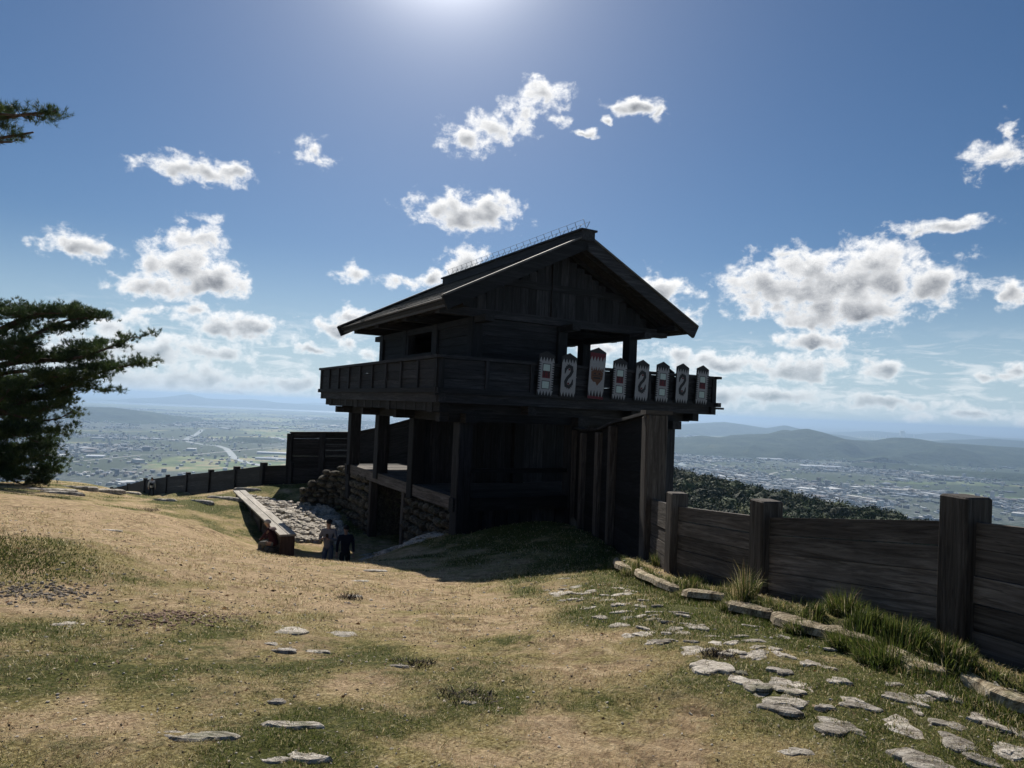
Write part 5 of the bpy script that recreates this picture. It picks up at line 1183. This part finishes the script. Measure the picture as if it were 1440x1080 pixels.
def person(loc, rz, label, pose, top, trousers, hair=True, hat=None, scale=1., hold=None, pack=None):
    o = empty('person', loc, rz, label=label, cat='person'); o.scale = (scale,)*3
    P = pose; pel, wst, chs, nek, hed = P['spine']; 
    ch = [[(*pel, .09), (*wst, .078), (*chs, .09), (*nek, .052), (*[(a+b)/2 for a, b in zip(nek, hed)], .058), (*hed, .088), (hed[0], hed[1]+.0, hed[2]+.085, .07)]]
    legs = []; arms = []
    for s_ in ('l', 'r'):
        hp, kn, an, toe = P['leg_'+s_]; legs.append([(*pel, .09), (*hp, .075), (*kn, .05), (*an, .040), (*toe, .034)])
        sh, elb, wr_, hd = P['arm_'+s_]; arms.append([(*chs, .09), (*sh, .052), (*elb, .036), (*wr_, .027), (*hd, .03)])
    body = skinned('body', ch+legs+arms, M_SKIN, o)
    g = 1.22
    skinned('jacket', [[(pel[0], pel[1]-.02, pel[2]-.10, .13), (*pel, .15), (*wst, .142), (*chs, .148), (nek[0], nek[1], nek[2]-.03, .07)]]+[[(*chs, .148)]+[(x, y, z, q*g+.008) for (x, y, z, q) in a[1:4]] for a in arms], top, o)
    skinned('trousers', [[(pel[0], pel[1], pel[2]+.06, .12), (*pel, .128)]]+[[(*pel, .128)]+[(x, y, z, q*1.2+.01) for (x, y, z, q) in l[1:4]] for l in legs], trousers, o)
    for l in legs:
        an, toe = l[3], l[4]; skinned('shoe', [[(an[0], an[1], an[2]-.03, .048), (toe[0], toe[1], toe[2], .045), (toe[0]*1.0+(toe[0]-an[0])*.25, toe[1]+(toe[1]-an[1])*.25, toe[2]-.004, .035)]], M_HAIR, o)
    # face turned along the head's facing, +y of the figure is forward
    fy = P.get('face', (0, 1)); hx0, hy0, hz0 = hed
    def onf(u, v, w): return (hx0+fy[0]*w+fy[1]*u, hy0+fy[1]*w-fy[0]*u, hz0+v)
    mb = MB(); 
    mb.tube([onf(0, .03, .085), onf(0, -.005, .112), onf(0, -.02, .088)], [.009, .016, .006], 5)
    mb.build('nose', M_SKIN, o, True)
    for u in (-.032, .032): MB().tube([onf(u-.012, .03, .088), onf(u+.012, .03, .088)], [.008, .008], 5).build('eye', M_HAIR, o)
    MB().tube([onf(-.022, -.045, .088), onf(.022, -.045, .088)], [.005, .005], 4).build('mouth', M_SO, o)
    if hair or hat:                       # close-fitting hair or a soft cap over the crown
        P_ = IV2*np.array([.094, .108, .100]); keep = P_[:, 2] > -.035; P_[~keep, 2] = -.035; P_[~keep, :2] *= .9
        ang_ = -math.atan2(fy[0], fy[1]); c_, s_2 = math.cos(ang_), math.sin(ang_)
        me = bpy.data.meshes.new('hair'); me.from_pydata([(hx0+(x*c_-(y-.018)*s_2), hy0+(x*s_2+(y-.018)*c_), hz0+z+.055) for x, y, z in P_], [], IF2.tolist()); me.update()
        me.polygons.foreach_set('use_smooth', [True]*len(me.polygons)); link('cap' if hat else 'hair', me, hat or M_HAIR, o)
    if pack: skinned('backpack', [[(*[chs[0], chs[1]-.22, chs[2]+.06], .13), (chs[0], chs[1]-.23, wst[2]-.03, .15)]], pack, o)
    return o
def stand(step=.06, arms='down'):
    P = dict(spine=[(0, 0, .93), (0, .0, 1.08), (0, .0, 1.28), (0, .01, 1.46), (0, .02, 1.585)])
    for s_, x in (('l', -1), ('r', 1)):
        P['leg_'+s_] = [(x*.09, 0, .86), (x*.10, .02+step*x, .49), (x*.105, -.01+step*x*1.6, .09), (x*.12, .12+step*x*1.6, .04)]
        if arms == 'down': P['arm_'+s_] = [(x*.19, 0, 1.38), (x*.25, -.02, 1.12), (x*.26, .06, .88), (x*.255, .08, .80)]
        elif arms == 'hold': P['arm_'+s_] = [(x*.19, 0, 1.38), (x*.27, .03, 1.12), (x*.12, .24, 1.16), (x*.04, .27, 1.2)]
    return P
def add_hands(o, P):
    for s_ in ('l', 'r'):
        wr_, hd = Vector(P['arm_'+s_][2]), Vector(P['arm_'+s_][3]); d = (hd-wr_).normalized(); sx = d.cross(Vector((.2, .3, 1))).normalized(); up = sx.cross(d)
        for k in range(4):
            L_ = (.062, .075, .07, .055)[k]; b = hd+sx*(.024-.016*k)+d*.01; m_ = b+d*L_*.55+up*.006; e = m_+(d*.7-up*.6).normalized()*L_*.45
            MB().tube([b, m_, e], [.0085, .0078, .006], 5).build('finger', M_SKIN, o, True)
        b = hd+sx*.03-d*.015; MB().tube([b, b+(sx*.6+d*.7).normalized()*.04, b+(sx*.25+d).normalized()*.065], [.0105, .009, .007], 5).build('thumb', M_SKIN, o, True)
M_J1 = flat('light_grey_jacket', (.17, .17, .185)); M_JN = flat('blue_jeans', (.06, .085, .13)); M_J2 = flat('navy_jacket', (.012, .014, .028)); M_T2 = flat('black_trousers', (.02, .02, .022))
M_RED = flat('dark_red_jacket', (.045, .012, .02)); M_T3 = flat('grey_trousers', (.16, .16, .15)); M_W = flat('white_shirt', (.62, .62, .6)); M_CAPM = flat('grey_cap', (.35, .33, .32))
x, y = at(465, 700, 21.6)[:2]; P = stand(.02, 'hold'); z = at(465, 731.5, 21.6)[2]-1.70
o = person((x, y, z), rad(172), 'person standing in light grey jacket and jeans, holding a phone at chest height', P, M_J1, M_JN); add_hands(o, P)
ph = MB().cbox(-.04, .04, -.006, .006, -.075, .075, .004).build('phone', M_HAIR); ph.location = (x+.02, y-.27, z+1.27); ph.rotation_euler = (.5, 0, 0); tag(ph, 'dark phone held at the chest of the person in the grey jacket', 'phone')
x2, y2 = at(489, 700, 22.3)[:2]; P = stand(.05, 'down'); o = person((x2, y2, at(489, 740, 22.3)[2]-1.70), rad(200), 'person in dark navy clothes standing in shade just right of the grey jacket', P, M_J2, M_T2); add_hands(o, P)
gfill = float(gz(x, y))
x3, y3 = at(213, 690, 57.5)[:2]; P = stand(.22, 'down'); o = person((x3, y3, float(gz(x3, y3))), rad(15), 'distant walker in white top and dark trousers with a pack by the far fence', P, M_W, M_T2, pack=M_T2); add_hands(o, P)
# the sitter leans forward on the barrier's left side
P = dict(spine=[(0, 0, .50), (0, .06, .64), (0, .14, .84), (0, .22, 1.0), (0, .29, 1.10)], face=(0, 1),
 leg_l=[(-.10, .05, .49), (-.14, .44, .50), (-.15, .40, .09), (-.16, .54, .04)], leg_r=[(.10, .05, .49), (.13, .42, .52), (.13, .56, .09), (.14, .70, .04)],
 arm_l=[(-.19, .14, .92), (-.24, .28, .70), (-.12, .44, .60), (-.05, .48, .59)], arm_r=[(.19, .14, .92), (.24, .28, .70), (.11, .45, .60), (.04, .50, .59)])
xs_, ys_2 = at(386, 760, 22.6)[:2]; zs = at(386, 733, 22.6)[2]-1.20
seat_h = zs
o = person((xs_, ys_2, zs), rad(78), 'person in dark red jacket and grey cap sitting hunched against the barrier end', P, M_RED, M_T3, hair=False, hat=M_CAPM); add_hands(o, P)
rk = bpy.data.objects.new('rock', ROCKS[2]); COL.objects.link(rk); rk.location = (xs_+.02, ys_2-.02, zs+.16); rk.scale = (.30, .26, .24); tag(rk, 'low rock under the sitter beside the barrier end', 'rock')
for o in bpy.data.objects:
    if o.name.startswith('factory_hall'): pass
